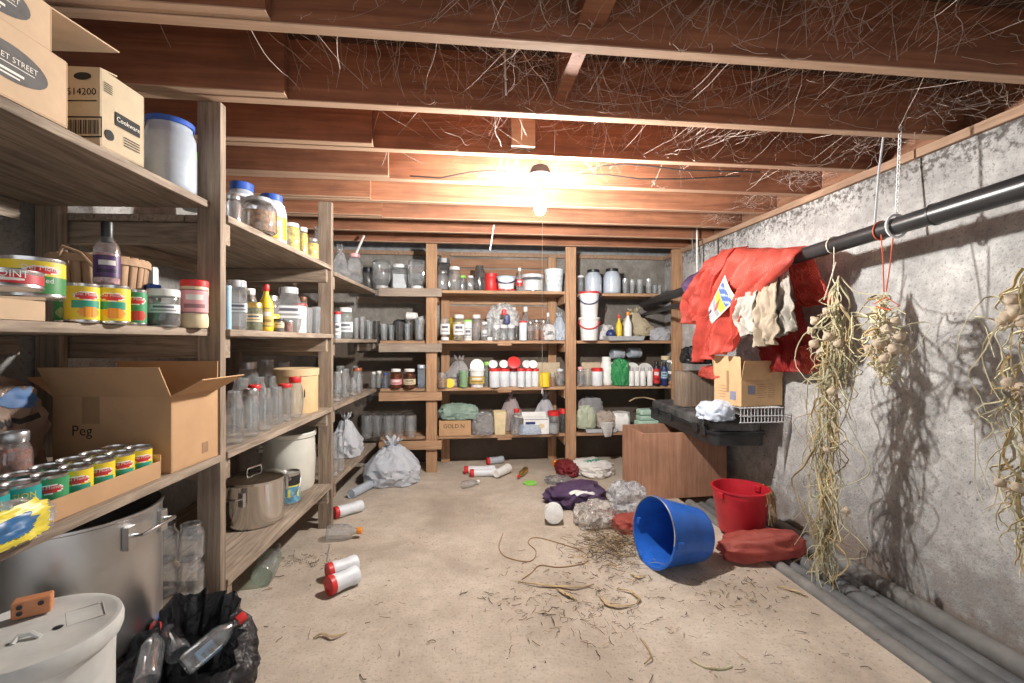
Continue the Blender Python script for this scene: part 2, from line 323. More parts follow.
def container(name, label, cat, p, r, h, kind='mason', body='c', lid=None, fill=None, lab=None, up=True, sq=0, group=None, txt=None, rz=None, n=18, lidh=None, handle=None, tilt=None, sy=1):
    """jar, bottle or tub: body, lid, contents, label, handle as parts"""
    root=thing(name,label,cat,p,face_cam(p) if rz is None else rz,group)
    if tilt: root.rotation_euler=(tilt[0],tilt[1],root.rotation_euler.z)
    fl_=(lambda q: q) if up else (lambda q: flip(q,h))
    bm_=GL[body] if body in GL else M(body)
    obj('body',MB().lathe(fl_(prof_jar(kind,r,h)),n,0,sq,sy=sy),bm_,root)
    nr,nz=NECK[kind]; nr*=r
    if lid:
        z0=h*nz if lidh is None else h-lidh
        pr=[(nr*.98,z0),(nr*1.03,z0+.002),(nr*1.03,h-.003),(nr*.97,h),(nr*.6,h*1.0),(nr*.55,h-.002),(0,h-.002)]
        if kind=='spray': pr=[(r*.60,.80*h),(r*.62,.81*h),(r*.62,.97*h),(r*.5,h),(0,h)]
        obj('lid',MB().lathe(fl_(pr),n),M(lid),root)
    elif kind not in ('tumbler','spray'):
        k=prof_jar(kind,r,h)[-1][0]
        obj('rim',MB().lathe(fl_([(k*.97,h*.96),(k*1.05,h*.965),(k*1.05,h),(k*.95,h),(k*.95,h*.97)]),n,0,sq),bm_,root)
    if fill:
        c,fr=fill; q=[(a*.93,min(z,fr*h)) for a,z in prof_jar(kind if kind!='tumbler' else 'squat',r*(.8 if kind=='tumbler' else 1),h) if z<=fr*h+1e-6]
        q[0]=(0,.008); q[1]=(q[1][0],.008); q.append((q[-1][0],fr*h)); q.append((0,fr*h))
        sm_=c in('milk','lgrey','white','grey'); mm=solid('contents_'+c,PAL[c],.7,0,.06 if sm_ else .45,.3,60,0 if sm_ else .8)
        obj('contents',MB().lathe(fl_(q),n,0,sq,sy=sy),mm,root)
    if lab:
        c,za,zb=(lab if isinstance(lab,tuple) else (lab,.18,.6)); rr=r*1.012
        if kind=='shaker': rr=r*1.005
        def lf(u,v):
            a=-PI/2+(u-.5)*2.5; q=1.0
            if sq: q=1/((abs(cos(a))**sq+abs(sin(a))**sq)**(1/sq))
            return (rr*q*cos(a), rr*q*sin(a)*sy, h*(za+(zb-za)*v))
        c2=PAL[c]
        def cf(u,v):
            if abs(v-.5)>.42: return tuple(x*.35+.02 for x in c2)
            if .56<v<.80 and .22<u<.78: return (.72,.70,.66) if sum(c2)<1.5 else (.10,.10,.13)
            if .12<v<.44 and .18<u<.82 and int(v*60)%3==0: return tuple(x*.4 for x in c2)
            return c2
        obj('paper_label',MB().grid(lf,16,18,0,False,cf),printed(),root,colors=True)
    if txt:
        s,size,z,c=txt; obj('lettering',write_round(MB(),s,size,r*1.02,z*h),M(c),root)
    if handle:
        if handle=='jug':
            obj('handle',MB().tube([(r*.7,0,h*.78),(r*1.1,0,h*.8),(r*1.25,0,h*.65),(r*1.15,0,h*.45),(r*.95,0,h*.38)],r*.12,8),bm_,root)
        else:
            pts=[(r*1.02*cos(a),-r*.35*0-r*1.03*abs(sin(a))*.6-.3*r, h*.86-abs(sin(a))*h*.42) for a in [PI*k/14 for k in range(15)]]
            pts=[(r*1.04*cos(a), -r*1.04*sin(a), h*.84-sin(a)*h*.35) for a in [PI*k/16 for k in range(17)]]
            obj('handle',MB().tube(pts,.006,6),M(handle),root)
    return root
ORD=['first','second','third','fourth','fifth','sixth','seventh','eighth','ninth','tenth','eleventh','twelfth']
ZB={'A':1.79,'B':1.29,'C':.82,'D':.345}; ZL={'A':1.795,'B':1.33,'C':.83,'D':.31}
def on(rack, shelf, px, v, z=None):
    if rack=='back': d=d_back(px,v); zz=ZB[shelf]
    else:
        d=d_left(px,v); zz=ZL[shelf]
        if shelf=='A' and rack=='left1': zz=1.837
    p=P(px,341.5,d); p.z=zz if z is None else z; return p,d
REC=[]
def J(rack, shelf, x0, x1, yt, v, name, cat, label, kind='mason', z=None, rmul=1, **k):
    px=(x0+x1)/2; vmax=.33 if rack=='back' else .52; v0=v; pick=None
    while True:                                   # step back until it stands clear of its neighbours
        p,d=on(rack,shelf,px,v,z); r=(x1-x0)/2/F*d*rmul*.97; h=max(.03,zat(yt,d)-p.z)
        gap=min([(p.xy-q.xy).length-r*1.06-s for q,s,zl,zh in REC if zl<p.z+h and zh>p.z]+[9])
        if pick is None or gap>pick[0]+1e-6: pick=(gap,p,d,r,h)
        if gap>=0: break
        v+=.012
        if v>vmax: break
    gap,p,d,r,h=pick
    if gap<0: r=max(r*.72,r+gap)
    REC.append((p.copy(),r*1.06,p.z,p.z+h))
    p.z+=.0012
    return container(name,label,cat,p,r,h,kind,**k)
def carton(name,label,cat,p,w,d,h,rz,flaps=(),mat=None,group=None,inside=True):
    """cardboard box; w along local x, d along local y, -y is the front; flaps: (side, angle out from upright, length)"""
    mat=mat or CARD; root=thing(name,label,cat,p,rz,group); t=.004; m=MB()
    m.box((-w/2,-d/2,0),(w/2,d/2,t)); m.box((-w/2,-d/2,t),(w/2,-d/2+t,h)); m.box((-w/2,d/2-t,t),(w/2,d/2,h))
    m.box((-w/2,-d/2+t,t),(-w/2+t,d/2-t,h)); m.box((w/2-t,-d/2+t,t),(w/2,d/2-t,h)); obj('body',m,mat,root,smooth=False,bev=.0015)
    for side,ang,L in flaps:
        a=math.radians(ang); fm=MB()
        if side in('front','back'):
            W=w-.004; fm.box((-W/2,-t/2,0),(W/2,t/2,L)); s=-1 if side=='front' else 1
            fm.xf(T(0,s*(d/2-t/2),h)@RX(-s*a))
        else:
            W=d-.004; fm.box((-t/2,-W/2,0),(t/2,W/2,L)); s=-1 if side=='left' else 1
            fm.xf(T(s*(w/2-t/2),0,h)@RY(s*a))
        obj('flap',fm,mat,root,smooth=False)
    return root
def decal(o,name,test,mat,off=.0025):
    """printing on a sack: the faces picked by test, lifted a hair off the film"""
    me=o.data; use={}; m=MB(); vs=[]; fs=[]
    for p in me.polygons:
        if test(p.center,p.normal):
            f=[]
            for i in p.vertices:
                if i not in use: use[i]=len(vs); v=me.vertices[i]; vs.append(v.co+v.normal*off)
                f.append(use[i])
            fs.append(tuple(f))
    if fs: m.add(vs,fs); return obj(name,m,mat,o,ang=1.4)
def bag(name,label,cat,p,w,d,h,mat,seed,rz=0,knot=True,amp=.2,freq=2.2,top=.5,group=None,flat=.55,sub=4,pinch=.55):
    root=obj(name,blob(w,d,h*(.86 if knot else 1),seed,amp,freq,sub,flat,top if knot else 0,pinch),mat,None,p,rz,ang=.62); tag(root,label,cat,group)
    if knot:
        rnd=random.Random(seed); m=MB(); 
        for k in range(4):
            a=k*PI/2+rnd.random(); b=rnd.uniform(.5,1)
            m.grid(lambda u,v,a=a,b=b:( (u-.5)*.05*w*4*v*cos(a+1.5)+.16*w*v*cos(a), (u-.5)*.2*w*v*sin(a+1.5)+.16*w*v*sin(a), h*.80+h*.2*v*b+.02*sin(u*9)*v),6,5)
        obj('tied_top',m,mat,root,ang=1.4)
    return root
# ================================================================== setting
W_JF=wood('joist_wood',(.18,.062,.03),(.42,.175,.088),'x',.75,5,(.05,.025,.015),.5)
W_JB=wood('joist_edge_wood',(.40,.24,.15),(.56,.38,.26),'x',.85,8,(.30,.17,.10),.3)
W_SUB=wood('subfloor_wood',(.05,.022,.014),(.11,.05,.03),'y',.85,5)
W_RX=wood('old_plank_across',(.13,.095,.068),(.45,.35,.26),'x',.85,9,(.10,.065,.045),.45)
W_RY=wood('old_plank_along',(.13,.098,.072),(.47,.375,.285),'y',.85,9,(.10,.065,.045),.45)
W_RZ=wood('old_post',(.13,.094,.068),(.40,.31,.23),'z',.85,9,(.10,.065,.045),.45)
W_BX=wood('orange_pine_across',(.27,.15,.08),(.58,.37,.22),'x',.8,9,(.20,.10,.06),.4)
W_BZ=wood('orange_pine_post',(.26,.13,.065),(.56,.35,.20),'z',.8,9,(.22,.11,.06),.4)
W_GX=wood('grey_plank',(.24,.19,.15),(.42,.34,.27),'x',.85,9,(.12,.09,.07),.5)
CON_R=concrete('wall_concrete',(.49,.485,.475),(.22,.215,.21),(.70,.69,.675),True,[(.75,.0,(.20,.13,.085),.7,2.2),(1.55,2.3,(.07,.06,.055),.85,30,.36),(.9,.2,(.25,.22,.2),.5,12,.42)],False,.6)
CON_B=concrete('back_concrete',(.30,.28,.25),(.13,.115,.10),(.48,.46,.43),True,[(1.75,1.25,(.10,.075,.055),.8,3.5,.30)],False,.5)  # back wall's tone turns darker brown towards the bottom
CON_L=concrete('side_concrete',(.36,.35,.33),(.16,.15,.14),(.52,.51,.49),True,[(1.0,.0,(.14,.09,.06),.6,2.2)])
CON_F=concrete('floor_concrete',(.54,.465,.385),(.36,.30,.24),(.66,.59,.50),True,None,True)
struct('floor',MB().box((-2.2,-1.6,-.12),(1.75,5.2,0)),CON_F,smooth=False)
struct('trim_pipe_trench',MB().box((1.75,-1.6,-.16),(2.5,5.2,-.06)),CON_F,smooth=False)
def wall_grid(fn,nu,nv): return MB().grid(fn,nu,nv)
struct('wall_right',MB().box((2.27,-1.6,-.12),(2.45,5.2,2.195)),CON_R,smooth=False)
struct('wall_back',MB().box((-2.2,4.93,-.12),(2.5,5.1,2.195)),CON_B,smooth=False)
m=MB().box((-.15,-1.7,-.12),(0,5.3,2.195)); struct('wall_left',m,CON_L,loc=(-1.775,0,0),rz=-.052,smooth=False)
struct('ceiling',MB().box((-2.3,-1.6,2.485),(2.6,5.2,2.53)),W_SUB,smooth=False)
struct('trim_sill_plate',MB().box((2.245,-1.6,2.196),(2.45,5.1,2.24)).box((-2.2,4.9,2.196),(2.24,5.08,2.24)),wood('sill_wood',(.24,.14,.09),(.44,.29,.19),'y',.85,7),smooth=False,bev=.004)
struct('trim_rim_board',MB().box((-2.2,5.0,2.242),(2.5,5.05,2.484)),solid('rim_board_grey',(.30,.31,.32),.8,0,.2),smooth=False)  # plain grey board above the back sill plate
struct('trim_rim_joist',MB().box((2.345,-1.6,2.242),(2.39,4.99,2.484)),wood('rim_wood',(.15,.06,.03),(.34,.16,.09),'y',.8,6),smooth=False)
JY=[1.0,1.44,1.895,2.32,2.75,3.18,3.61,4.04,4.47]
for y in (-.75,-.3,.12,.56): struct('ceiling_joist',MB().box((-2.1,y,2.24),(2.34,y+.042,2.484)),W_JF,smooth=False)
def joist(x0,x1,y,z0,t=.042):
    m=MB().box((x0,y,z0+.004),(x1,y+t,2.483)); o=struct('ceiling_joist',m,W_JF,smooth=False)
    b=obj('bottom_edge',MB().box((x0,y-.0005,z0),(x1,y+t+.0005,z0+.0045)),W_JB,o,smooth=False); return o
lap={1.44:265,1.895:284,2.32:372,2.75:388,3.18:370,3.61:382}
for y in JY:
    x0=-2.0
    joist(x0,2.34,y,2.24)
    if y in lap:
        dd=d_y(lap[y],y-.045); xe=P(lap[y],100,dd).x; joist(-2.0,xe,y-.046,2.243)
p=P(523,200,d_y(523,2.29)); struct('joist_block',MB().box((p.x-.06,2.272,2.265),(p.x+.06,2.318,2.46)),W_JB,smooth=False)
for y,px,w in ((1.895,560,.05),(1.44,590,.09)):
    p=P(px,60,d_y(px,y)); struct('joist_block',MB().box((p.x-w/2,y-.40,2.30),(p.x+w/2,y-.002,2.48)),W_JF,smooth=False)
# ------------------------------------------------------------------ racks
lr=thing('storage_rack','long rough timber rack of plank shelves along the left wall','shelving',(-1.06,0,0),-.052)
def lpart(name,lo,hi,mt): return obj(name,MB().box(lo,hi),mt,lr,smooth=False,bev=.003)
for y in (.62,1.95,3.25): lpart('upright',(-.09,y-.02,0),(0,y+.02,2.236),W_RZ); lpart('upright',(-.70,y-.02,0),(-.61,y+.02,2.19),W_RZ)
for ya,yb,zs in ((.1,1.929,(1.837,1.33,.83,.31)),(1.971,3.229,(1.795,1.33,.83,.31)),(3.271,4.47,(1.765,1.30,.83,.31))):
    for i,z in enumerate(zs):
        xf=.012 if i!=1 else .02; ov_=0; xf=-.055 if (ya<1 and i==3) else (-.035 if (ya<1 and i<2) else xf); ya0=ya; ya=1.36 if (ya<1 and i==3) else ya; ov=.0
        m=MB(); t=.028; n=4
        ye=yb
        for k in range(n):
            a=-.69+(.69+xf)*k/n; b=-.69+(.69+xf)*(k+1)/n-.004
            # boards are notched round the posts
            m.box((a,ya,z-t),(b,ye,z))
        obj('shelf',m,W_RY,lr,smooth=False,bev=.003)
        for yy in (() if ya0<1 else ((1.985,3.16) if ya<3 else (3.30,))):
            if z<.4: lpart('cross_brace',(-.69,yy,z-.118),(-.005,yy+.038,z-.03),W_RX)
            else: lpart('cross_brace',(-.69,yy,z-.118),(-.012,yy+.038,z-.03),W_RX)
        ya=ya0; lpart('ledger',(-.708,ya+.05,z-.10),(-.694,yb-.06,z-.03),W_RY)
br=thing('storage_rack','wide orange pine rack of plank shelves across the back wall','shelving',(0,YB,0))
def bpart(name,lo,hi,mt): return obj(name,MB().box(lo,hi),mt,br,smooth=False,bev=.003)
def xb(px,v=0): return P(px,300,d_back(px,v)).x
XU=[xb(431.5),xb(571),min(xb(681),2.214)]
for x in XU: bpart('upright',(x-.053,0,0),(x+.053,.04,2.236),W_BZ)
for x in (XU[0]+.12,XU[1]-.12): bpart('upright',(x-.045,.36,0),(x+.045,.40,2.19),W_BZ)
for i,(s,z) in enumerate(ZB.items()):
    def planks(x0,x1,z,nm='shelf',x3=None):
        m=MB(); n=3
        for k in range(n): m.box((x3 if x3 and k==0 else x0,.0415+.365*k/n,z-.03),(x1,.0415+.365*(k+1)/n-.004,z))
        return obj(nm,m,W_BX,br,smooth=False,bev=.003)
    xa=-.80
    planks(xa,XU[0]+.06,z); planks(XU[0]+.064,XU[1]+.0,z); planks(XU[1]+.004,XU[2]+.010,z-(.012 if i==0 else 0),x3=xb(604) if i==0 else None)
    bpart('ledger',(-.80,-.038,z-(.075 if i==0 else .112)),(xb(442),-.001,z-(-.005 if i==0 else .03)),W_GX if i<2 else W_BX)
    bpart('ledger',(XU[0]+.06,.407,z-.11),(XU[1]-.06,.42,z-.02),W_BX)
    bpart('ledger',(-1.1,.407,z-.11),(XU[0]-.06,.42,z-.035),W_GX)
    for x in XU[:2]:
        bpart('cross_brace',(x+.02,.045,z-.12),(x+.058,.40,z-.032),W_BX); bpart('cross_brace',(x-.058,.045,z-.12),(x-.02,.40,z-.032),W_BX)
    if i>0: bpart('cleat',(xb(505)-.07,.0415-.004,z-.052),(xb(505)+.07,.06,z-.031),W_BX)
for za,zb_ in ((1.93,2.06),(2.075,2.17),(1.34,1.50),(1.52,1.66)): bpart('back_board',(XU[0]+.14,.405,za),(XU[1]-.17,.42,zb_),wood('reddish_board',(.22,.10,.05),(.40,.22,.13),'x',.8,9))
# ------------------------------------------------------------------ lamp
BP=P(540,206,2.62)
lamp=thing('ceiling_lamp','bare lit bulb in a porcelain holder hanging from joists, with pull cord','lamp',BP)
emi,nt,out=nodes('lit_bulb'); e=N(nt,'ShaderNodeEmission',Strength=1.0); e.inputs[0].default_value=(1,.965,.915,1); nt.links.new(e.outputs[0],out.inputs[0])
BULB_E=e
obj('bulb',MB().lathe([(0,-.052),(.018,-.048),(.029,-.032),(.032,-.012),(.028,.010),(.017,.030),(.0135,.045),(.0135,.05)],16),emi,lamp)
POR=solid('porcelain',(.72,.74,.76),.3,0,.05)
obj('socket',MB().lathe([(.0,.048),(.021,.05),(.023,.055),(.021,.07),(.023,.085),(.021,.1),(.023,.115),(.021,.14),(.022,.152),(0,.152)],16),solid('socket_grey',(.5,.54,.58),.35,0,.1),lamp)
obj('holder',MB().lathe([(0,.152),(.03,.152),(.062,.168),(.066,.176),(0,.178)],22),POR,lamp)
obj('junction_box',MB().lathe([(0,.178),(.062,.178),(.06,.20),(.045,.226),(0,.228)],18),solid('box_grey',(.10,.12,.14),.5,.3,.2),lamp)
obj('hanger_rod',MB().box((-.009,-.009,.228),(.009,.009,.44)),solid('pale_rod',(.75,.75,.72),.5),lamp,smooth=False)
zc=zat(388,2.62)-BP.z
obj('pull_cord',MB().tube([(.006,-.03,.155),(.008,-.046,.05),(.006,-.048,-.05),(.004,-.046,-.4),(.005,-.046,zc)],.0016,5),solid('cord_white',(.75,.70,.60),.8),lamp)
obj('cord_end',MB().lathe([(0,zc-.03),(.006,zc-.028),(.004,zc-.006),(0,zc)],8),POR,lamp).location=(.005,-.046,0); ce=bpy.data.objects['cord_end']; ce.parent=bpy.data.objects['pull_cord']
for k,(pts,lb) in enumerate(([[ (581,172),(600,166),(625,164),(650,166),(680,170),(760,172)],'upper dark cable running right from the lamp box'],[[(581,174),(610,175),(640,179),(680,179),(740,176)],'lower dark cable running right from the lamp box'],[[(531,172),(515,176),(500,170),(470,172),(440,178),(410,176)],'dark cable running left from the lamp box along the joist'])):
    q=[P(x,y,2.66) for x,y in pts]; c=sum(q,Vector())/len(q); o=obj('cable',MB().tube([a-c for a in q],.0045,6),solid('cable_black',(.05,.04,.035),.6),None,c); tag(o,lb,'cable','cables at the lamp')
# grey cable hanging between the joists, white strap and a steel rod at the far right
def hang(name,label,cat,pts,r,mt,group=None,n=6):
    c=pts[0]; o=obj(name,MB().tube([p-c for p in pts],r,n),mt,None,c); return tag(o,label,cat,group)
hang('strap','white perforated strap hanging by the back rack post near the right wall','strap',[P(697,228,4.2),P(697,270,4.2),P(699,296,4.2)],.008,solid('strap_white',(.8,.8,.78),.5))
hang('strap','dark narrow strap hanging just left of the white one','strap',[P(692,228,4.25),P(693,262,4.25)],.007,solid('strap_dark',(.15,.15,.15),.5))
hang('rod','thin dark rod against the right wall above the draped bags','rod',[P(718,238,3.72),P(719,272,3.72)],.006,M('black'))
hang('wire','white wires dangling from the joist left of the lamp','wire',[P(502,150,2.40),P(500,166,2.42),P(496,172,2.44),P(506,176,2.45),P(512,168,2.44)],.004,solid('strap_white',(.8,.8,.78),.5))
hang('wire','white wire end hanging in front of the joist above the lamp','wire',[P(505,48,1.85),P(505,66,1.85),P(506,95,1.85)],.004,solid('strap_white',(.8,.8,.78),.5))
hang('wire','pale wire tail hanging above the back rack post','wire',[P(494,225,3.4),P(492,238,3.4),P(490,250,3.4)],.004,solid('strap_white',(.8,.8,.78),.5))
# ------------------------------------------------------------------ cobwebs (nobody could count the strands)
rnd=random.Random(4); m=MB()
def strand(a,b,sag,r,wob,seg=9):
    pts=[]; s1=rnd.random()*50
    for k in range(seg+1):
        t=k/seg; p=a.lerp(b,t); w=sin(PI*t); p=p+Vector((fnoise((t*3,s1,0),1)*wob*w,fnoise((s1,t*3,1),1)*wob*w,-sag*w+fnoise((t*3,2,s1),1)*wob*w)); pts.append(p)
    m.tube(pts,r,3,cap=False)
BAY=[(1.045,1.43),(1.488,1.885),(1.942,2.31),(2.37,2.74),(2.80,3.17)]
for k in range(950):
    q=rnd.random(); b=0 if q<.34 else 1 if q<.70 else 2 if q<.92 else 3
    y0,y1=BAY[b]
    x=min(2.3,max(-1.0,rnd.gauss(.75,.75))) if b<2 else min(2.2,max(-.5,rnd.gauss(.9,.6)))
    z=rnd.uniform(2.25,2.47); L=abs(rnd.gauss(0,.16))+.03
    mode=rnd.random()
    if mode<.45: a=Vector((x,y1-.002,z)); c=Vector((x+rnd.uniform(-1,1)*L,y1-.002-rnd.random()*.04,min(2.475,max(2.245,z+rnd.uniform(-.15,.15)))))
    elif mode<.8: a=Vector((x,y0,rnd.uniform(2.245,2.47))); c=Vector((x+rnd.uniform(-.35,.35),y1,rnd.uniform(2.245,2.47)))
    else: a=Vector((x,rnd.uniform(y0,y1),2.483)); c=Vector((x+rnd.uniform(-.2,.2),y1,rnd.uniform(2.25,2.4)))
    strand(a,c,rnd.uniform(0,.03),rnd.choice((.0004,.0005,.0007,.001)),rnd.choice((.004,.008,.014,.03)))
for k in range(90):            # thick dusty ropes of web
    b=rnd.choice((0,0,1,1,2)); y0,y1=BAY[b]; x=rnd.uniform(-.3,2.2)
    a=Vector((x,rnd.uniform(y0,y1),rnd.uniform(2.3,2.47))); c=Vector((x+rnd.uniform(-.35,.35),y1-.003,rnd.uniform(2.25,2.45)))
    strand(a,c,.02,rnd.uniform(.0008,.0015),.06,12)
for k in range(420):           # white clots of web round the blocking
    cx,cy,sp=rnd.choice(((.30,1.66,.16),(.22,1.72,.12),(.42,1.25,.18),(.15,2.12,.10),(1.25,2.15,.22),(1.5,1.7,.3)))
    a=Vector((rnd.gauss(cx,sp),cy+rnd.uniform(-.18,.18),rnd.uniform(2.28,2.47))); c=a+Vector((rnd.gauss(0,.13),rnd.gauss(0,.10),rnd.gauss(0,.07)))
    a.y=min(cy+.19,max(cy-.19,a.y)); c.y=min(cy+.2,max(cy-.2,c.y)); c.z=min(2.48,max(2.25,c.z)); strand(a,c,.01,rnd.choice((.0003,.0004,.0006)),.012,6)
for y in (1.9,2.32,2.75,3.2,3.6):        # matted webs where the joists meet the right wall
    for k in range(60):
        a=Vector((rnd.uniform(1.95,2.3),y+rnd.uniform(-.35,0),rnd.uniform(2.24,2.45))); c=Vector((rnd.uniform(1.9,2.27),y+rnd.uniform(-.35,.03),rnd.uniform(2.2,2.45)))
        strand(a,c,.01,.0005,.05,6)
WEB=solid('dusty_web',(.62,.52,.45),.9,0,.15,.1,30,0,.25)
tag(obj('cobweb',m,WEB),'tangled dusty cobweb strands filling the gaps between the ceiling joists','cobweb',None,'stuff')
# camera, and added ambient world fill through the rear end left open
cam=bpy.data.cameras.new('camera'); co=bpy.data.objects.new('camera',cam); COL.objects.link(co); co.location=(0,0,H); co.rotation_euler=(PI/2,0,-YAW)
cam.sensor_width=36; cam.lens=F/1024*36; cam.clip_start=.02; S.camera=co
w=bpy.data.worlds.new('ambient_fill'); S.world=w; w.use_nodes=True; bg=w.node_tree.nodes['Background']; bg.inputs[0].default_value=(.93,.96,1,1); bg.inputs[1].default_value=1.35
BULB_E.inputs['Strength'].default_value=4700
S.view_settings.view_transform='Standard'; S.view_settings.look='None'; S.view_settings.exposure=-0.1; S.view_settings.gamma=1
try: S.view_settings.use_curve_mapping=False
except Exception: pass
S.cycles.transparent_max_bounces=32; S.cycles.max_bounces=8; S.cycles.diffuse_bounces=5
# ================================================================== left rack, first bay
def emblem(mb, M4, w, h, m=0, n=28):
    mb.add([M4@Vector((w/2*cos(2*PI*k/n),0,h/2*sin(2*PI*k/n))) for k in range(n)],[tuple(range(n))],m)
def label_rect(mb, M4, x0,z0,x1,z1, m=0): mb.add([M4@Vector(q) for q in ((x0,0,z0),(x1,0,z0),(x1,0,z1),(x0,0,z1))],[(0,1,2,3)],m)
def coffee_box(p,w,d,h,rz,label,flaps):
    # long printed side faces the aisle (+x): w along x, d along y
    b=carton('cardboard_box',label,'box',p,w,d,h,rz,flaps,KRAFT,'coffee cartons on the top left shelf')
    F4=T(w/2+.0012,.06,h*.50)@rotz(PI/2)
    m=MB(); emblem(m,F4,.19,.085); obj('emblem',m,solid('emblem_grey',(.13,.12,.115),.8,0,.2),b,smooth=False)
    m=MB(); F5=F4@T(0,-.0012,0); write_flat(m,'MARKET STREET',.0185,F5@T(0,0,.008)); label_rect(m,F5,-.035,-.024,.035,-.018); label_rect(m,F5,-.025,-.033,.025,-.029); label_rect(m,F5,-.06,-.006,.06,-.004); obj('lettering',m,INKW,b,smooth=False)
    return b
c=P(26,60,1.03); 
def edgept(y,off=.0): return Vector((lx(y)-off,y,1.838))
yA=1.22; w_=.30
coffee_box(Vector((lx(1.11)-.188,1.11,1.838)),.30,.42,.172,-.052,'lower of two pale cartons with a dark oval emblem on the top left shelf',[('left',-88,.14),('right',-88,.14)])
coffee_box(Vector((lx(1.08)-.20,1.08,2.015)),.30,.42,.118,-.052,'upper of two pale cartons with a dark oval emblem, flap sticking up and out',[('back',84,.22),('right',-86,.13),('left',-88,.14)])
# square carton with the number
y5=1.475; q=carton('cardboard_box','open-topped beige carton printed 514200 on the top left shelf','box',Vector((lx(y5)-.150,y5+.035,1.838)),.22,.16,.225,-.052-.04,[('right',-88,.10),('left',-85,.1),('front',-80,.06)],solid('beige_cardboard',(.52,.42,.29),.85,0,.05,.2),None)
m=MB(); Fq=T(.012,-.0815,0); write_flat(m,'514200',.028,Fq@T(.047,0,.155)); label_rect(m,Fq,.0,.128,.09,.131); emblem(m,Fq@T(.05,0,.20),.05,.022)
for k in range(26): label_rect(m,Fq,-.02+k*.0045,.035,-.02+k*.0045+(.0012,.0022,.003)[k%3],.075)
for a in ((-.03,.025,.105,.029),(-.03,.081,.105,.085),(-.03,.025,-.026,.085),(.101,.025,.105,.085)): label_rect(m,Fq,*a)
obj('lettering',m,INK,q,smooth=False); m=m2=MB()
Fs=T(.1125,0,0)@rotz(PI/2); label_rect(m,Fs,-.03,.085,.06,.125)
for k in range(5): label_rect(m,Fs,-.07,.19-k*.006,-.04,.192-k*.006)
for k in range(4): label_rect(m,Fs,.0,.06-k*.008,.06,.063-k*.008)
emblem(m,Fs@T(-.05,0,.045),.03,.03)
obj('lettering',m2,INK,q,smooth=False); m=MB(); write_flat(m,'Cookware',.02,Fs@T(.015,-.001,.105)); obj('logo_lettering',m,INKW,q,smooth=False)
p,d=on('left1','A',170,.13); p.z+=.002; container('plastic_jug','large cloudy jug with blue lid right of the 514200 carton','jug',p,.083,.265,'wide','m','blue',('lgrey',.42),lidh=.022)
p,d=on('left1','A',190,.16); p.z+=.002; container('plastic_jug','cloudy jug with green lid half hidden behind the first post','jug',p+Vector((-.02,.07,0)),.05,.24,'gallon','m','green',('lgrey',.5))
# ---- cans: printed labels
def can(p,r,h,label,scheme,group,txt=None,a0=0.0,name='food_can'):
    root=thing(name,label,'can',p,face_cam(p),group)
    obj('body',MB().lathe([(0,.003),(r*.95,.0),(r,.003),(r,.006),(r*.985,.009),(r*.985,h-.009),(r,h-.006),(r,h-.001),(r*.95,h),(r*.93,h-.004),(0,h-.004)],24),STEEL,root)
    sc={'peach':((.80,.60,.03),(.05,.28,.06),(.85,.33,.03)),'green':((.05,.30,.07),(.80,.65,.05),(.45,.62,.20)),'tomato':((.05,.30,.12),(.55,.04,.03),(.6,.05,.03)),'red':((.55,.03,.04),(.55,.03,.04),(.75,.72,.65)),'teal':((.02,.33,.33),(.02,.20,.35),(.75,.7,.1)),'big':((.80,.62,.04),(.04,.25,.06),(.50,.62,.15))}[scheme]
    def lf(u,v): a=-PI/2+(u-.5)*2*PI+a0; return (r*.995*cos(a),r*.995*sin(a),.009+(h-.018)*v)
    def cf(u,v):
        x=(u-.5)*2*PI*r; z=(v-.5)*h
        px=abs(((u-.5)*2+1)%1-.5)
        if (x/(.030))**2+((z-h*.22)/(h*.13))**2<1 and scheme in('peach','green','tomato','big'): return (.62,.03,.03) if (x/.027)**2+((z-h*.22)/(h*.105))**2<1 else (.85,.85,.8)
        if scheme=='red' and (x/.035)**2+((z+h*.10)/(h*.16))**2<1: return sc[2]
        if scheme in('peach','tomato','green') and (((x-.006)/.026)**2+((z+h*.27)/(h*.17))**2<1): return sc[2] if int(u*60)%4 else tuple(t*.75 for t in sc[2])
        if scheme in('peach',) and abs(x)<.032 and -h*.16<z<h*.06: return (.03,.32,.22)
        if scheme in('peach',) and abs(u-.5)>.27: return sc[1] if abs(u-.5)<.36 else sc[0]
        if scheme=='big': return sc[1] if z<h*.22 and (x>-.05 and z<h*.05 or x<-.02) else sc[0]
        if scheme=='teal' and z<-h*.2: return sc[1]
        if scheme=='green' and z>h*.3: return sc[1]
        return sc[0]
    pl=obj('paper_label',MB().grid(lf,56,26,0,True,cf),printed(),root,colors=True)
    if txt:
        m=MB()
        for (t,sz,zz) in txt: write_round(m,t,sz,r*1.004,h*zz,a0)
        obj('lettering',m,M('white') if scheme!='teal' else M('yellow'),pl,smooth=False)
    return root
DM=[('Del Monte',.0115,.72)]
def lcan(x0,x1,yt,v,shelf,label,scheme,txt=None,z=None,a0=0.,h=None):
    px=(x0+x1)/2; p,d=on('left1',shelf,px,v,z); r=(x1-x0)/2/F*d*.97; p.z+=.001
    return can(p,r,h or zat(yt,d)-p.z,label,scheme,'cans of food on the left rack',txt,a0)
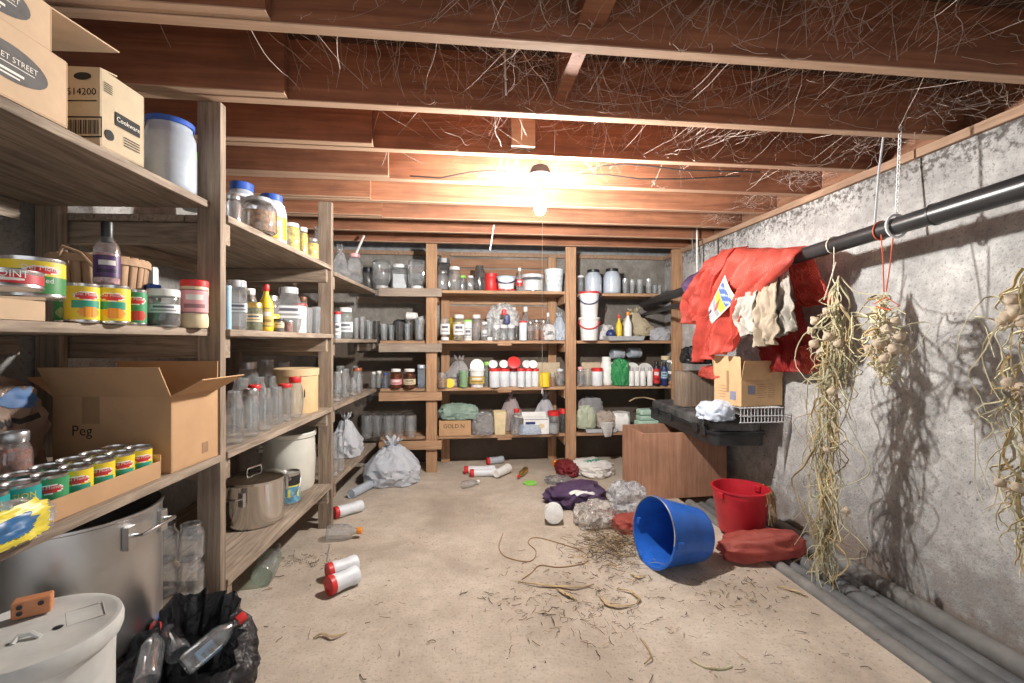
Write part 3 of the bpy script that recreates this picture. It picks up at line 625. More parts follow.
# middle shelf of the first bay
zb=ZL['B']
pa=Vector((lx(.98)-.165,.98,zb+.001)); tr=thing('cardboard_tray','flat pale cardboard tray under the large green can, left edge','tray',pa,-.052)
t=MB(); t.box((-.14,-.28,0),(.125,.28,.004)); t.box((.121,-.28,.004),(.125,.28,.048)); t.box((-.14,.276,.004),(.121,.28,.048)); t.box((-.14,-.28,.004),(.121,-.276,.048)); t.box((-.14,-.276,.004),(-.136,.276,.048)); t.box((-.136,-.276,.040),(.121,.276,.044))
obj('tray_body',t,KRAFT,tr,smooth=False)
def tcan(x0,x1,yt,y,label,scheme,txt=None,a0=0.):
    px=(x0+x1)/2; d=d_y(px,y); p=P(px,341.5,d); p.z=zb+.046; p.x-=.0; r=(x1-x0)/2/F*d*.97; return can(p,r,zat(yt,d)-p.z,label,scheme,'cans of food on the left rack',txt,a0)
tcan(-34,32,270,.93,'red can standing in front on the pale tray at the left edge','red',[('CY POINT',.017,.70)])
tcan(4,57,259,1.125,'largest can, yellow and green, behind the red can on the tray','big',[('Del Monte',.016,.72),('Sliced',.016,.42)],.35)
lcan(56,72,285,.14,'B','green can half hidden behind the yellow peach can below the tray','green')
lcan(68,96,284,.06,'B','yellow peach can nearest the pale cardboard tray','peach',DM,None,.3)
lcan(97,127,286,.05,'B','yellow peach can directly below the black-capped bottle','peach',DM)
lcan(126,145,290,.07,'B','narrow green and red tomato can right of the peach cans','tomato',DM)
p,d=on('left1','B',107,.10); p.z=zat(286,d)
d2=d; container('bottle','bottle of pink liquor with black cap standing on a peach can','bottle',p,.033,zat(222,d2)-p.z,'bottle','c','black',('pink',.50),('purple',.12,.46),lidh=.062)
p,d=on('left1','B',101,.30); p.z+=.002; r=.135; h=zat(259,d)-p.z
bk=thing('bushel_basket','round slatted wooden basket behind the food cans','basket',p,face_cam(p))
m=MB(); n=26
for k in range(n):
    a0=2*PI*k/n; a1=2*PI*(k+.86)/n
    m.grid(lambda u,v,a0=a0,a1=a1:((r*.8+r*.2*v)*cos(a0+(a1-a0)*u),(r*.8+r*.2*v)*sin(a0+(a1-a0)*u),h*v),2,3)
obj('slats',m,wood('basket_slat',(.34,.19,.10),(.55,.36,.22),'z',.8,9),bk,sol=.003); obj('base',MB().lathe([(0,.002),(r*.8,.002),(r*.8,.008),(0,.008)],26),wood('basket_slat',(0,0,0),(0,0,0)),bk)
for z in (.06,.5,.93):
    rr=r*(.8+.2*z)*1.02; obj('hoop',MB().lathe([(rr,h*z-.012),(rr+.004,h*z-.012),(rr+.004,h*z+.012),(rr,h*z+.012)],30),wood('basket_hoop',(.40,.24,.13),(.58,.38,.24),'x',.8,9),bk)
obj('handle',MB().tube([(-.10,-r*.88,h*.93),(-.09,-r*1.0,h*1.05),(-.05,-r*1.08,h*.98),(.0,-r*1.09,h*.7),(.03,-r*1.08,h*.5)],.005,6),wood('basket_hoop',(0,0,0),(0,0,0)),bk)
p,d=on('left1','B',146,.36); b=carton('carton','small white and green carton standing behind the basket','carton',p,.07,.05,zat(268,d)-p.z,.2,[('front',-85,.045)],M('white')); obj('print_band',MB().box((-.0352,-.0256,.14),(.0352,-.0251,.19)),M('dgreen'),b,smooth=False)
J('left1','B',147,160,285,.16,'jar','jar','small dark jar with blue lid behind the white-lidded jar, left rack','squat',body='c',lid='blue',fill=('brown',.75))
J('left1','B',149,178,290,.06,'jar','jar','short clear jar with white lid and dark contents beside the tomato can','squat',body='c',lid='white',fill=('dark',.38),lab=('lgrey',.35,.6))
J('left1','B',176,188,293,.14,'jar','jar','thin clear jar squeezed between white-lidded jar and red-lidded creamer bottle','cyl',body='c',lid='lgrey')
J('left1','B',182,207,281,.04,'creamer_bottle','bottle','tan waisted creamer bottle with red cap beside the first post','shaker',body='cream',lid='red',lab=('pink',.30,.80),rmul=1.0)
# lower shelf: bag, open carton, tray of cans
zc=ZL['C']+.001
pb=Vector((lx(1.40)-.43,1.415,zc)); 
bg1=bag('plastic_bag','slumped brown plastic bag with blue print behind the jar, left edge','bag',pb,.27,.46,.36,bagmat('brown_film',(.36,.25,.19),.12,.2),11,-.05,False,.13,1.6,sub=5)
for cy_,cz_ in ((.10,.28),(-.09,.22)): decal(bg1,'blue_print',lambda c,n:n.x>.25 and (c.y-cy_)**2/.003+(c.z-cz_)**2/.0008<1,solid('print_blue',(.05,.13,.30),.6))
decal(bg1,'dark_print',lambda c,n:n.x>.1 and abs(c.z-.215)<.008 and -.02<c.y<.16,INK)
m=MB(); 
for k,(x,z,w,hh,c) in enumerate(((.05,.18,.075,.03,0),(-.11,.15,.06,.03,0),(.04,.135,.11,.010,1))):
    m.grid(lambda u,v,x=x,z=z,w=w,hh=hh:(.19+.01*sin(u*6),x+(u-.5)*w,z+(v-.5)*hh+.01*sin(u*4)),8,2,c)
J('left1','C',-2,28,432,.225,'jar','jar','wide jar of red preserve with metal lid below the brown bag','mason',body='c',lid='zinc',fill=('rust',.75))
c0=Vector((-.985,1.662,zc)); wd,dd,hh=.40,.25,.262
yaw_=-.10; ctr=c0+rotz(yaw_)@Vector((-wd/2,dd/2,0))
bx=carton('cardboard_box','open brown carton with raised flaps and handwriting beside the first post','box',ctr,wd,dd,hh,yaw_,[('front',28,.115),('right',62,.12),('back',2,.11),('left',55,.11)])
m=MB(); write_flat(m,'Peg',.05,T(-.10,-dd/2-.0012,.145)); obj('handwriting',m,INK,bx,smooth=False)
m=MB(); m.box((-.10,-dd/2-.001,.17),(-.04,-dd/2-.0004,hh)); obj('tape',m,solid('brown_tape',(.36,.22,.12),.35,0,.05),bx,smooth=False)
m=MB(); m.box((wd/2+.0004,.03,.03),(wd/2+.001,.065,.07)); obj('stamp',m,solid('print_brown',(.30,.18,.1),.8),bx,smooth=False)
# tray with cans
ty0,ty1=1.0,1.625; tx=.162
tr2=thing('cardboard_tray','long low cardboard tray full of fruit cans on the left rack','tray',Vector((lx((ty0+ty1)/2)-.096,(ty0+ty1)/2,zc)),-.052)
L=(ty1-ty0)/2; t=MB(); t.box((-tx/2,-L,0),(tx/2,L,.004)); t.box((tx/2-.004,-L,.004),(tx/2,L,.055)); t.box((-tx/2,-L,.004),(-tx/2+.004,L,.055)); t.box((-tx/2,L-.004,.004),(tx/2,L,.075)); t.box((-tx/2,-L,.004),(tx/2,-L+.004,.05))
obj('tray_body',t,CARD,tr2,smooth=False)
rows=[('peach','front yellow can'),('peach','second yellow can'),('peach','third yellow can')]
r_=.0365; hc=.108
names=['nearest the carton','second from the carton','third from the carton','fourth from the carton','fifth from the carton','sixth from the carton','seventh from the carton','eighth from the carton']
for col in range(2):
    for k in range(8):
        off=tx/2-.006-r_-col*(2*r_+.001); y=-(-L)*1.0-.006-r_-k*(2*r_+.001)
        q=Vector((off,y,.0045)); w4=tr2.matrix_basis if False else (T(*tr2.location)@rotz(-.052)); pw=w4@q
        sch='peach' if k<4 else ('tomato' if k==4 else 'teal'); 
        lb={0:'aisle row',1:'back row',2:'back row'}[col]
        desc={'peach':'yellow peach can','tomato':'red and green tomato can','teal':'teal can of pears'}[sch]
        tx_=(DM if sch!='teal' else [('MISSION',.019,.74),('PRIDE',.017,.54)]) if col==0 else None
        can(pw,r_,hc,f'{desc} in the {lb} of the tray, {names[k]}',sch,'cans of food on the left rack',tx_,.35-.1*k)
pf=Vector((lx(.97)-.0,.97,zc)); fb=bag('plastic_bag','crumpled clear bag with yellow and blue label in front of the cans','bag',Vector((lx(1.0)-.0,1.03,zc)),.09,.36,.10,filmmat('clear_film'),21,-.05,False,.16,1.8,sub=5)
decal(fb,'yellow_label',lambda c,n:n.x>-.2 and -.02<c.y<.15 and .008<c.z<.085,solid('label_yellow',(.72,.60,.06),.4))
decal(fb,'blue_label',lambda c,n:n.x>-.2 and -.01<c.y<.11 and .025<c.z<.066,solid('label_blue',(.03,.13,.30),.4),.0045)
# ---- bottom of the first bay
zd=ZL['D']+.001
def pot(name,label,p,r,h,mt,lid=False,handles=True,rz=0):
    o=thing(name,label,'pot',p,rz); t=.003
    obj('body',MB().lathe([(0,.003),(r*.95,0),(r*.99,.006),(r,.02),(r,h-.012),(r*1.02,h-.008),(r*1.02,h),(r*.985,h),(r*.985,.02),(0,.012)],40),mt,o)
    if handles:
        for s in (0,PI):
            m=MB(); pts=[(r+.002,-.07,h-.06),(r+.04,-.07,h-.055),(r+.05,-.05,h-.05),(r+.05,.05,h-.05),(r+.04,.07,h-.055),(r+.002,.07,h-.06)]
            m.tube(pts,.006,8); 
            m.xf(rotz(s)); hd=obj('handle',m,STEEL,o)
            for yy in (-.07,.07): obj('bracket',MB().box((r-.012,yy-.015,h-.10),(r+.006,yy+.015,h-.03)).xf(rotz(s)),ALU,hd,smooth=False)
    if lid:
        ld=obj('lid',MB().lathe([(r*1.03,h+.001),(r*1.035,h+.006),(r*.97,h+.012),(r*.6,h+.026),(.03,h+.034),(0,h+.034)],36),mt,o)
        lh=obj('lid_handle',MB().tube([(-.05,0,h+.032),(-.045,0,h+.06),(.045,0,h+.06),(.05,0,h+.032)],.006,8),STEEL,ld)
    return o
pot('stock_pot','very large aluminium stock pot on the lowest left shelf',Vector((-1.245,1.60,zd)),.232,.43,ALU,False,True,-.05)
# clear bottles packed beside the pot
k=0
for yy,xx in ((1.876,.078),(1.878,.174),(1.882,.27),(1.885,.366),(1.885,.462)):
    for lev in (0,1):
        pz=zd+.001+lev*.135
        container('plastic_bottle',f'clear empty bottle right of the stock pot, {["lower","upper"][lev]} layer, {ORD[k//2]} from the aisle end','bottle',Vector((lx(yy)-xx,yy,pz)),.046,.132,'mason','p',None,n=14,group='clear bottles beside the stock pot'); k+=1
# foreground: white bin, black bag with bottles, orange block
pw=P(31,600,1.08); pw.z=0.0
bn=thing('bin','white round plastic bin with flat lid in the lower left corner','bin',pw,face_cam(pw)); r=.162;h=.592
obj('body',MB().lathe([(0,.004),(r*.82,0),(r*.84,.01),(r*.95,h-.06),(r*.955,h-.05),(r*1.0,h-.045),(r*1.0,h-.02),(r*.94,h-.018),(r*.93,.02),(0,.016)],44),solid('bin_white',(.66,.66,.63),.5,0,.06),bn)
obj('lid',MB().lathe([(r*1.02,h-.042),(r*1.045,h-.03),(r*1.045,h-.012),(r*1.02,h),(r*.95,h),(r*.90,h-.006),(r*.5,h-.003),(0,h-.003)],44),solid('bin_lid',(.60,.60,.57),.55,0,.10,.4,12),bn)
m=MB().lathe([(0,h+.0005),(.010,h+.0005),(.008,h+.0012),(0,h+.0012)],12); m.xf(T(.045,-.02,-.002)); obj('vent_hole',m,M('black'),bn)
m=MB(); 
for a,b in (((.06,-.03),(.13,-.03)),((.13,-.03),(.13,.05)),((.13,.05),(.06,.05)),((.06,.05),(.06,-.03))): m.tube([(a[0],a[1],h-.0035),(b[0],b[1],h-.0035)],.0012,4)
obj('embossed_square',m,solid('bin_lid_mark',(.42,.41,.39),.6),bn)
m=MB().tube([(-.03,-.03,h-.003),(-.02,-.02,h+.006),(0,-.025,h+.008),(.015,-.04,h-.003)],.006,6); obj('handle_nub',m,solid('bin_white',(0,0,0)),bn)
p=P(33,592,1.15); p.z=.593
ob=thing('wood_block','small orange wooden block with bolt holes behind the white bin','block',Vector((p.x,p.y,p.z)),.5)
obj('block',MB().box((-.036,-.018,0),(.036,.018,.042)),wood('orange_block',(.62,.22,.09),(.72,.32,.15),'x',.6,9),ob,smooth=False,bev=.004)
for x,z in ((-.02,.03),(.018,.03),(-.02,.015)): m=MB(); m.lathe([(0,.0205),(.006,.0205),(.005,.021),(0,.021)],10,0,0,T(x,0,z)@RX(PI/2)); obj('bolt_hole',m,M('black'),ob)
# black refuse sack, mouth open towards the aisle
ps=Vector((-.865,1.50,0))
sk=thing('trash_bag','open black plastic trash bag holding bottles on the floor by the post','bag',Vector((ps.x,ps.y,0)),-.2)
def sackf(u,v):
    a=2*PI*u; k=v
    R=.165*(1+.06*sin(3*a+1)+.03*sin(7*a)); z=.008+.36*k
    rr=R*(.92+.22*sin(k*2.6))*(1 if k<.85 else 1-.18*(k-.85)/.15)
    q=(cos(a)*2,sin(a)*2,k*3); w=.030*(1-2.4*abs(fnoise(q,1.3,3)))*(.4+k)+.02*(1-2.6*abs(fnoise(q,3.6,8)))
    tilt=.13*cos(a-1.9)*k*k-.05*k*k
    return ((rr+w)*cos(a)*.88,(rr+w)*sin(a)*1.0,max(.004,z+tilt*.9+.03*fnoise(q,1.7,12)*k))
def sackin(u,v):
    x,y,z=sackf(u,1); a=2*PI*u; q=(cos(a)*2,sin(a)*2,v*3); s=1-.30*v-.05*(1-2*abs(fnoise(q,2,5)))*v
    return (x*s,y*s,z-.24*v)
m=MB().grid(sackf,72,22,0,True); m.grid(sackin,72,14,0,True); m.add([sackin(k/72,1) for k in range(72)],[tuple(range(72))]); m.add([sackf(k/72,0) for k in range(72)],[tuple(range(71,-1,-1))])
obj('sack',m,bagmat('black_film',(.02,.02,.023),0,.2,.8),sk,ang=1.4)
def lying(name,label,p,r,h,yaw,pitch=0.,kind='bottle',z=0,group=None,cat='bottle',rr=None,**k):
    """bottle lying on its side: axis along yaw"""
    q=Vector((p[0],p[1],z+(rr or r)*1.03))
    c=container(name,label,cat,q,r,h,kind,group=group,rz=0,**k)
    c.rotation_euler=(PI/2-pitch,0,yaw+PI/2)
    return c
for x,y,z,yaw,pit,lid,lb,lab in ((ps.x-.03,ps.y+.05,.25,2.4,.3,'blue','clear water bottle with blue cap at the back of the black bag',None),(ps.x+.03,ps.y-.03,.265,.9,.35,'red','clear bottle with red cap and blue label in the black bag','lblue'),(ps.x-.05,ps.y-.07,.255,2.0,.4,'red','clear bottle with red cap against the left lip of the black bag',None)):
    lying('water_bottle',lb,(x,y),.034,.19,yaw,pit,'bottle',z,'bottles in the black bag',body='p',lid=lid,lab=(lab,.2,.5) if lab else None)
# ================================================================== left rack, second bay
G2='jars on the left rack'
def L2(*a,**k): return J('left',*a,group=G2,**k)
L2('A',226,257,184,.30,'plastic_jug','jug','big white jug with blue lid at the back of the second bay top shelf','gallon',body='m',lid='blue',fill=('milk',.8))
L2('A',257,286,196,.10,'plastic_jug','jug','white jug with blue lid and yellow label behind the nut jar','gallon',body='m',lid='blue',fill=('milk',.8),lab=('yellow',.1,.55))
L2('A',226,241,196,.08,'jar','jar','small empty clear jar hidden partly by the first post, top shelf','mason',body='c',lid='zinc')
L2('A',242,276,199,.03,'jar','jar','large clear jar of brown nuts with grey lid on the top shelf','gallon',body='c',lid='grey',fill=('nuts',.60))
L2('A',283,300,224,.05,'jar','jar','jar of yellow corn with white lid, nearest the nut jar','mason',body='c',lid='white',fill=('corn',.82))
L2('A',297,308,228,.07,'jar','jar','jar of yellow corn half hidden, middle of the three','mason',body='c',lid='white',fill=('corn',.8))
L2('A',305,319,239,.03,'jar','jar','small jar of yellow pickle, farthest of the three by the second post','mason',body='c',lid='zinc',fill=('corn',.75))
L2('A',311,331,228,.24,'jar','jar','tall clear empty jug behind the second post on the top shelf','gallon',body='c',lid=None)
L2('B',223,231,286,.05,'bottle','bottle','slim pale blue bottle peeping out right beside the first post','cyl',body='lblue',lid='lblue')
L2('B',227,246,281,.08,'bottle','bottle','tall clear square bottle with clear stopper right of the first post','wide',body='c',lid='lgrey',sq=6,lab=('lgrey',.35,.55))
L2('B',241,256,289,.16,'jar','jar','clear jar with white plastic lid behind the pickle jar','mason',body='c',lid='white')
L2('B',245,262,303,.04,'jar','jar','jar of green pickles without lid on the second bay middle shelf','squat',body='c',lid='gold',fill=('pickle',.85),lab=('cream',.3,.6))
L2('B',259,273,285,.06,'bottle','bottle','mustard-yellow sauce bottle with red cap beside the pickles','bottle',body='yellow',lid='red',lab=('gold',.1,.5))
L2('B',262,279,296,.15,'jar','jar','clear jar behind the yellow sauce bottle, with yellow label','mason',body='c',lid='zinc',lab=('yellow',.2,.5))
L2('B',276,301,288,.10,'bottle','bottle','wide square glass decanter with faded label in second bay','round',body='c',lid='lgrey',sq=5,lab=('lgrey',.3,.6))
L2('B',273,284,319,.03,'jar','jar','small dark spice jar in front of the glass decanter','squat',body='c',lid='black',fill=('dark',.85),lab=('cream',.3,.7))
L2('B',283,293,321,.03,'jar','jar','small jar of reddish spice in front of the glass decanter','squat',body='c',lid='zinc',fill=('rust',.85))
L2('B',293,306,304,.04,'bottle','bottle','white plastic bottle with red cap near the second post','cyl',body='white',lid='red')
L2('B',297,308,297,.16,'jar','jar','clear jar with brown lid behind the white red-capped bottle','mason',body='c',lid='brown')
L2('B',304,313,308,.04,'drinking_glass','glass','clear tumbler left of two beside the second post','tumbler',body='c')
L2('B',312,321,307,.06,'drinking_glass','glass','clear tumbler right of two beside the second post','tumbler',body='c')
k=0
for x0,x1,yt,v in ((226,243,391,.05),(243,259,389,.06),(258,272,388,.06),(271,283,387,.08),(232,250,378,.24),(250,266,377,.25),(266,279,376,.26),(238,258,362,.44),(258,276,360,.46),(276,292,362,.47)):
    L2('C',x0,x1,yt,v,'jar','jar',f'empty clear preserving jar on the lower shelf, {["front","middle","back"][0 if k<4 else 1 if k<7 else 2]} row, {ORD[k if k<4 else k-4 if k<7 else k-7]} from the first post','mason',body='c',lid='zinc' if k in(1,7) else None); k+=1
L2('C',279,291,384,.04,'bottle','bottle','clear bottle with red lid in front of the beige crock','cyl',body='c',lid='red')
L2('C',287,303,377,.07,'bottle','bottle','taller clear bottle with red lid against the beige crock','round',body='c',lid='red')
L2('C',247,262,385,.15,'jar','jar','clear jar with red lid among the empty preserving jars','mason',body='c',lid='red')
p,d=on('left','C',296.5,.16); r=.131; p.z+=.001; h=zat(368,d)-p.z
cr=thing('drum','round beige fibre drum with lid beside the second post','drum',p,face_cam(p))
obj('body',MB().lathe([(0,.003),(r*.97,0),(r*.98,.006),(r*.985,h*.85),(0,h*.85)],36),solid('drum_beige',(.62,.45,.24),.7,0,.06),cr); obj('lid',MB().lathe([(r,h*.83),(r*1.03,h*.84),(r*1.03,h*.985),(r*.98,h),(r*.9,h*.985),(0,h*.985)],36),solid('drum_lid',(.60,.44,.25),.65,0,.06),cr)
m=MB(); 
for a in (.25,.36): m.add([(r*.995*cos(-PI/2+a+dx),r*.995*sin(-PI/2+a+dx),z) for dx,z in ((-.03,h*.35),(.03,h*.38),(.02,h*.56),(-.02,h*.52))],[(0,1,2,3)])
obj('print_mark',m,INK,cr,smooth=False)
# bottom shelf: steel pot, paint can, crock
p,d=on('left','D',254,.20); pot('cooking_pot','tall shiny steel pot with lid on the second bay bottom shelf',p+Vector((0,0,.001)),.150,zat(478,d)-p.z,solid('bright_steel',(.70,.69,.67),.16,1,.04,.5,6),True,True,1.2)
p,d=on('left','D',289,.13); r=.063; h=zat(471,d)-p.z-.003; p.z+=.001
pc=thing('paint_can','small paint can with blue label and black band beside the pot','can',p,face_cam(p))
obj('body',MB().lathe([(0,.003),(r*.97,0),(r,.004),(r*.985,.01),(r*.985,h-.01),(r,h-.006),(r,h),(r*.9,h),(r*.85,h-.008),(0,h-.008)],28),STEEL,pc)
obj('paper_label',MB().grid(lambda u,v:((r*.995)*cos(2*PI*u),(r*.995)*sin(2*PI*u),.012+(h-.03)*v),56,20,0,True,lambda u,v:(.02,.02,.02) if v>.66 else ((.75,.7,.1) if (v>.58 or (.2<v<.5 and int(u*34)%5==0)) else ((.10,.28,.42) if int(u*21+v*5)%3 else (.2,.42,.55)))),printed(),pc,colors=True)
obj('bail_handle',MB().tube([(r*cos(a),-.02-r*1.02*abs(sin(a)),h*.78-sin(a)*h*.5) for a in [PI*k/12 for k in range(13)]],.003,5),STEEL,pc)
p,d=on('left','D',289.5,.25); r=.162; h=zat(431,d)-p.z; p.z+=.001
ck=thing('crock','big off-white stoneware crock on the bottom shelf by second post','crock',p,face_cam(p))
obj('body',MB().lathe([(0,.004),(r*.9,0),(r*.95,.02),(r*.99,h*.5),(r*.96,h*.9),(r*1.02,h*.92),(r*1.03,h*.98),(r*.99,h),(r*.92,h*.98),(r*.88,h*.9),(r*.86,.04),(0,.03)],40),solid('stoneware',(.66,.65,.58),.35,0,.06,.5,8),ck)
obj('bail_lug',MB().tube([(-r*.98,-.03,h*.78),(-r*1.1,-.05,h*.80),(-r*1.12,-.05,h*.72),(-r*.98,-.03,h*.70)],.012,8),solid('stoneware',(0,0,0)),ck)
# ================================================================== left rack, far bay
G3='jars on the left rack'
p,d=on('left','A',340,.13); bag('plastic_bag','clear plastic bag of bottles on the top shelf past the second post','bag',Vector((p.x,p.y,1.767)),.14,.16,.30,filmmat('clear_film'),41,0,True,.25,2.5,.6)
def L3(s,*a,**k): return J('left',s,*a,group=G3,z={'A':1.7665,'B':1.3015,'C':.831,'D':.311}[s],**k)
L3('A',347,362,254,.06,'plastic_jug','jug','clear plastic jug with pinkish lid on the far top left shelf','gallon',body='p',lid='pink',sq=6)
hang('pole','white plastic tube leaning up from the far top left shelf','pole',[P(355,256,4.1),P(364,236,4.25)],.011,M('white'))
L3('B',334,341,312,.06,'bottle','bottle','bottle with red and white label just past the second post','cyl',body='m',lid='red',lab=('white',.1,.6))
L3('B',337,353,308,.07,'jar','jar','tall greenish jar with white lid and pale label past the second post','mason',body='g',lid='white',lab=('lgrey',.2,.55))
for k,(x0,x1,yt,v) in enumerate(((353,359,318,.06),(359,365,317,.08),(364,371,320,.14))): L3('B',x0,x1,yt,v,'drinking_glass','glass',f'tall clear tumbler, {ORD[k]} in line right of the greenish jar','tumbler',body='c')
for k,(x0,x1,yt,v) in enumerate(((333,342,372,.05),(341,350,369,.07),(349,357,378,.05),(356,362,374,.06),(335,346,366,.20),(350,360,366,.2))): L3('C',x0,x1,yt,v,'jar','jar',f'empty clear jar past the second post on the lower shelf, {ORD[k]} of six','mason',body='c',lid=None)
L3('C',352,363,368,.12,'jar','jar','clear jar with reddish lid past the second post, lower shelf','mason',body='c',lid='rust')
p,d=on('left','D',346,.14); bag('plastic_bag','white knotted plastic bag on the bottom shelf past the second post','bag',Vector((p.x+.0,p.y,.312)),.26,.30,.36,bagmat('white_film',(.62,.65,.70),.0,.35),43,0,True,.2,2.2,.35)
for k,(x0,x1,yt) in enumerate(((331,338,434),(337,344,432))): L3('D',x0,x1,yt,.03,'jar','jar',f'clear jar in front of the white knotted bag, {["nearer","farther"][k]} one','mason',body='c')
# ================================================================== back rack
GB='jars and bottles on the back rack'
def B(s,x0,x1,yt,v,name,cat,label,kind='mason',**k): return J('back',s,x0,x1,yt,v,name,cat,label,kind,group=k.pop('group',GB),**k)
# ---- left bay
B('A',363,373,268,.14,'jar','jar','short dark jar on the back top shelf, left end','squat',body='s',lid='black')
B('A',372,391,261,.08,'jar','jar','big clear jar turned upside down, left of two on the back top shelf','gallon',body='c',lid='grey',up=False)
B('A',391,408,265,.09,'jar','jar','square clear jar with white paper inside between two upturned jars','wide',body='c',lid='white',sq=6,fill=('lgrey',.6))
B('A',408,426,261,.07,'jar','jar','big square jar upside down beside the left back post','gallon',body='c',lid='white',sq=5,up=False)
for k,(x0,x1,yt,b) in enumerate(((366,373,322,'c'),(373,380,321,'s'),(380,388,324,'c'),(388,395,325,'c'),(395,404,322,'s'),(404,411,324,'c'),(404,414,318,'c'),(414,425,319,'c'))):
    B('B',x0,x1,yt,.05 if k!=5 else .15,'drinking_glass','glass',f'{"smoky" if b=="s" else "clear"} tumbler, {ORD[k]} from the left in the back rack glass row','tumbler',body=b,group='tumblers on the back rack')
p,d=on('back','B',411,.10); z=zat(323,d); lying('cup','white plastic cup lying on top of the tumblers by the left post',P(417,313,d),.040,.10,2.9,0,'tumbler',zat(320,d),None,'cup',body='white')
lying('cup','grey cup tipped over on the tumblers behind the white cup',P(428,316,d_back(428,.14)),.045,.11,3.6,-.4,'tumbler',zat(322,d),None,'cup',body='grey')
tag(obj('cloth',blob(.13,.10,.14,52,.25,2.4),solid('dark_rag',(.04,.04,.035),.9,0,.3),None,on('back','B',400,.25)[0]+Vector((0,0,.08)),0,ang=1.4),'dark crumpled rag behind the tumblers by the left back post','rag')
for k,(x0,x1,yt) in enumerate(((371,376,372),(376,382,371),(382,389,373))): B('C',x0,x1,yt,.08,'bottle','bottle',['clear slim bottle left of the blue one, back rack','clear slim bottle touching the blue one, back rack','slim bluish bottle left of the reddish jars'][k],'bottle' if k==2 else 'mason',body='b' if k==2 else 'c',lid='white' if k<2 else 'blue')
B('C',390,402,369,.05,'jar','jar','amber jar with white lid, left of the reddish pair','mason',body='a',lid='white',fill=('rust',.7),lab=('pink',.2,.5))
B('C',403,416,369,.05,'jar','jar','amber jar with white lid, right of the reddish pair','mason',body='a',lid='white',fill=('brown',.7),lab=('cream',.2,.5))
B('C',417,426,365,.07,'bottle','bottle','clear square bottle beside the left back post, lower shelf','wide',body='b',lid='lgrey',sq=6)
k=0
for row,xs,yt,v in (('front',(362,373,384,395,406),415,.05),('back',(368,380,392,404),412,.20)):
    for i,x in enumerate(xs):
        B('D',x-1,x+11,yt,v,'jar','jar',f'upturned clear jar on the lowest back shelf, {row} row, {ORD[i]} from the left','wide',body='c',up=False,group='upturned jars on the lowest back shelf'); k+=1
# ---- middle bay, top
B('A',437,451,259,.22,'jar','jar','tall grey glass jar behind the clear jars, middle bay top left','wide',body='s',lid='grey',sq=6)
B('A',437,448,271,.06,'jar','jar','clear jar standing right against the left post, middle bay top','mason',body='c',lid='zinc')
B('A',447,462,267,.07,'jar','jar','clear round jar with white lid, middle bay top shelf','round',body='c',lid='white')
B('A',457,467,276,.04,'jar','jar','clear jar with bright green lid on the middle bay top shelf','mason',body='c',lid='lime')
B('A',467,474,276,.06,'jar','jar','small clear jar right of the green-lidded one','mason',body='c',lid='lgrey')
B('A',473,486,266,.10,'jar','jar','tall smoky clear jar left of the red canister','gallon',body='s',lid=None)
B('A',484,498,274,.07,'canister','canister','red plastic canister with lid on the middle bay top shelf','squat',body='red',lid='red')
p,d=on('back','A',506,.12); w=20/F*d
container('pail','small white pail with blue handle beside the red canister','pail',p+Vector((0,0,.001)),w/2*.92,zat(277,d)-p.z,'pail','white','lblue',None,('red',.02,.14),handle='navy')
B('A',516,523,268,.10,'bottle','bottle','slender clear bottle with white cap and red band, middle bay top','bottle',body='c',lid='white',lab=('red',.2,.5))
B('A',521,544,275,.11,'tub','tub','wide clear tub of white powder with lid, middle bay top','squat',body='p',lid='lgrey',fill=('white',.65))
B('A',544,564,270,.12,'tub','tub','white tub printed with dark drops, right end of middle top shelf','pail',body='milk',lid=None)
# drop pattern
p,d=on('back','A',554,.12); r=10/F*d; m=MB()
for i in range(5):
    for j in range(3):
        a=-PI/2+(i-2)*.42+(j%2)*.2; z=.06+j*.05
        m.add([(r*1.0*cos(a+dx),r*1.0*sin(a+dx),z+dz) for dx,dz in ((0,-.008),(.05,0),(.03,.016),(-.04,.004))],[(0,1,2,3)])
o=[x for x in bpy.data.objects if x.get('label','').startswith('white tub printed')][0]; obj('printed_drops',m,M('teal'),o,smooth=False)
# ---- middle bay, second shelf
B('B',440,450,318,.05,'jar','jar','upturned clear bottle with white label at the far left, middle bay','mason',body='c',lid='white',up=False,lab=('white',.25,.75))
B('B',449,464,318,.20,'tub','tub','yellow tub behind the white-labelled bottles','squat',body='yellow',lid='yellow')
B('B',453,465,315,.06,'bottle','bottle','clear bottle with white label and lid in front of the yellow tub','mason',body='c',lid='white',lab=('white',.2,.65))
B('B',464,472,320,.05,'bottle','bottle','white-labelled bottle with bright green top, middle bay','cyl',body='white',lid='lime',lab=('lgrey',.1,.6))
B('B',471,482,315,.09,'jar','jar','clear jar with wide white lid, middle bay second shelf','round',body='c',lid='white')
B('B',481,488,322,.05,'jar','jar','small grey-labelled jar left of the heap of plastic','mason',body='c',lid='white',lab=('grey',.2,.6))
B('B',486,494,318,.07,'jar','jar','clear upturned jar with white base left of the heap of plastic','mason',body='c',lid='white',up=False)
p,d=on('back','B',503,.29); bag('plastic_bag','clear bag of coloured scraps heaped behind the small jars, middle bay','bag',Vector((p.x,p.y,1.292)),.33,.15,.40,filmmat('scrap_film',(.90,.92,.92),.45,.9,(.95,.97,.97)),61,0,False,.2,2.2,.4)
tag(obj('pouch',blob(.06,.04,.10,62,.15,2),M('navy'),None,P(507,318,d_back(507,.09))-Vector((0,0,.06)),0),'small dark blue pouch on top of the clear bag of scraps','pouch')
tag(obj('pouch',blob(.05,.04,.06,63,.15,2),M('red'),None,P(504,312,d_back(504,.08))-Vector((0,0,.03)),0),'small red pouch on top of the clear bag of scraps','pouch')
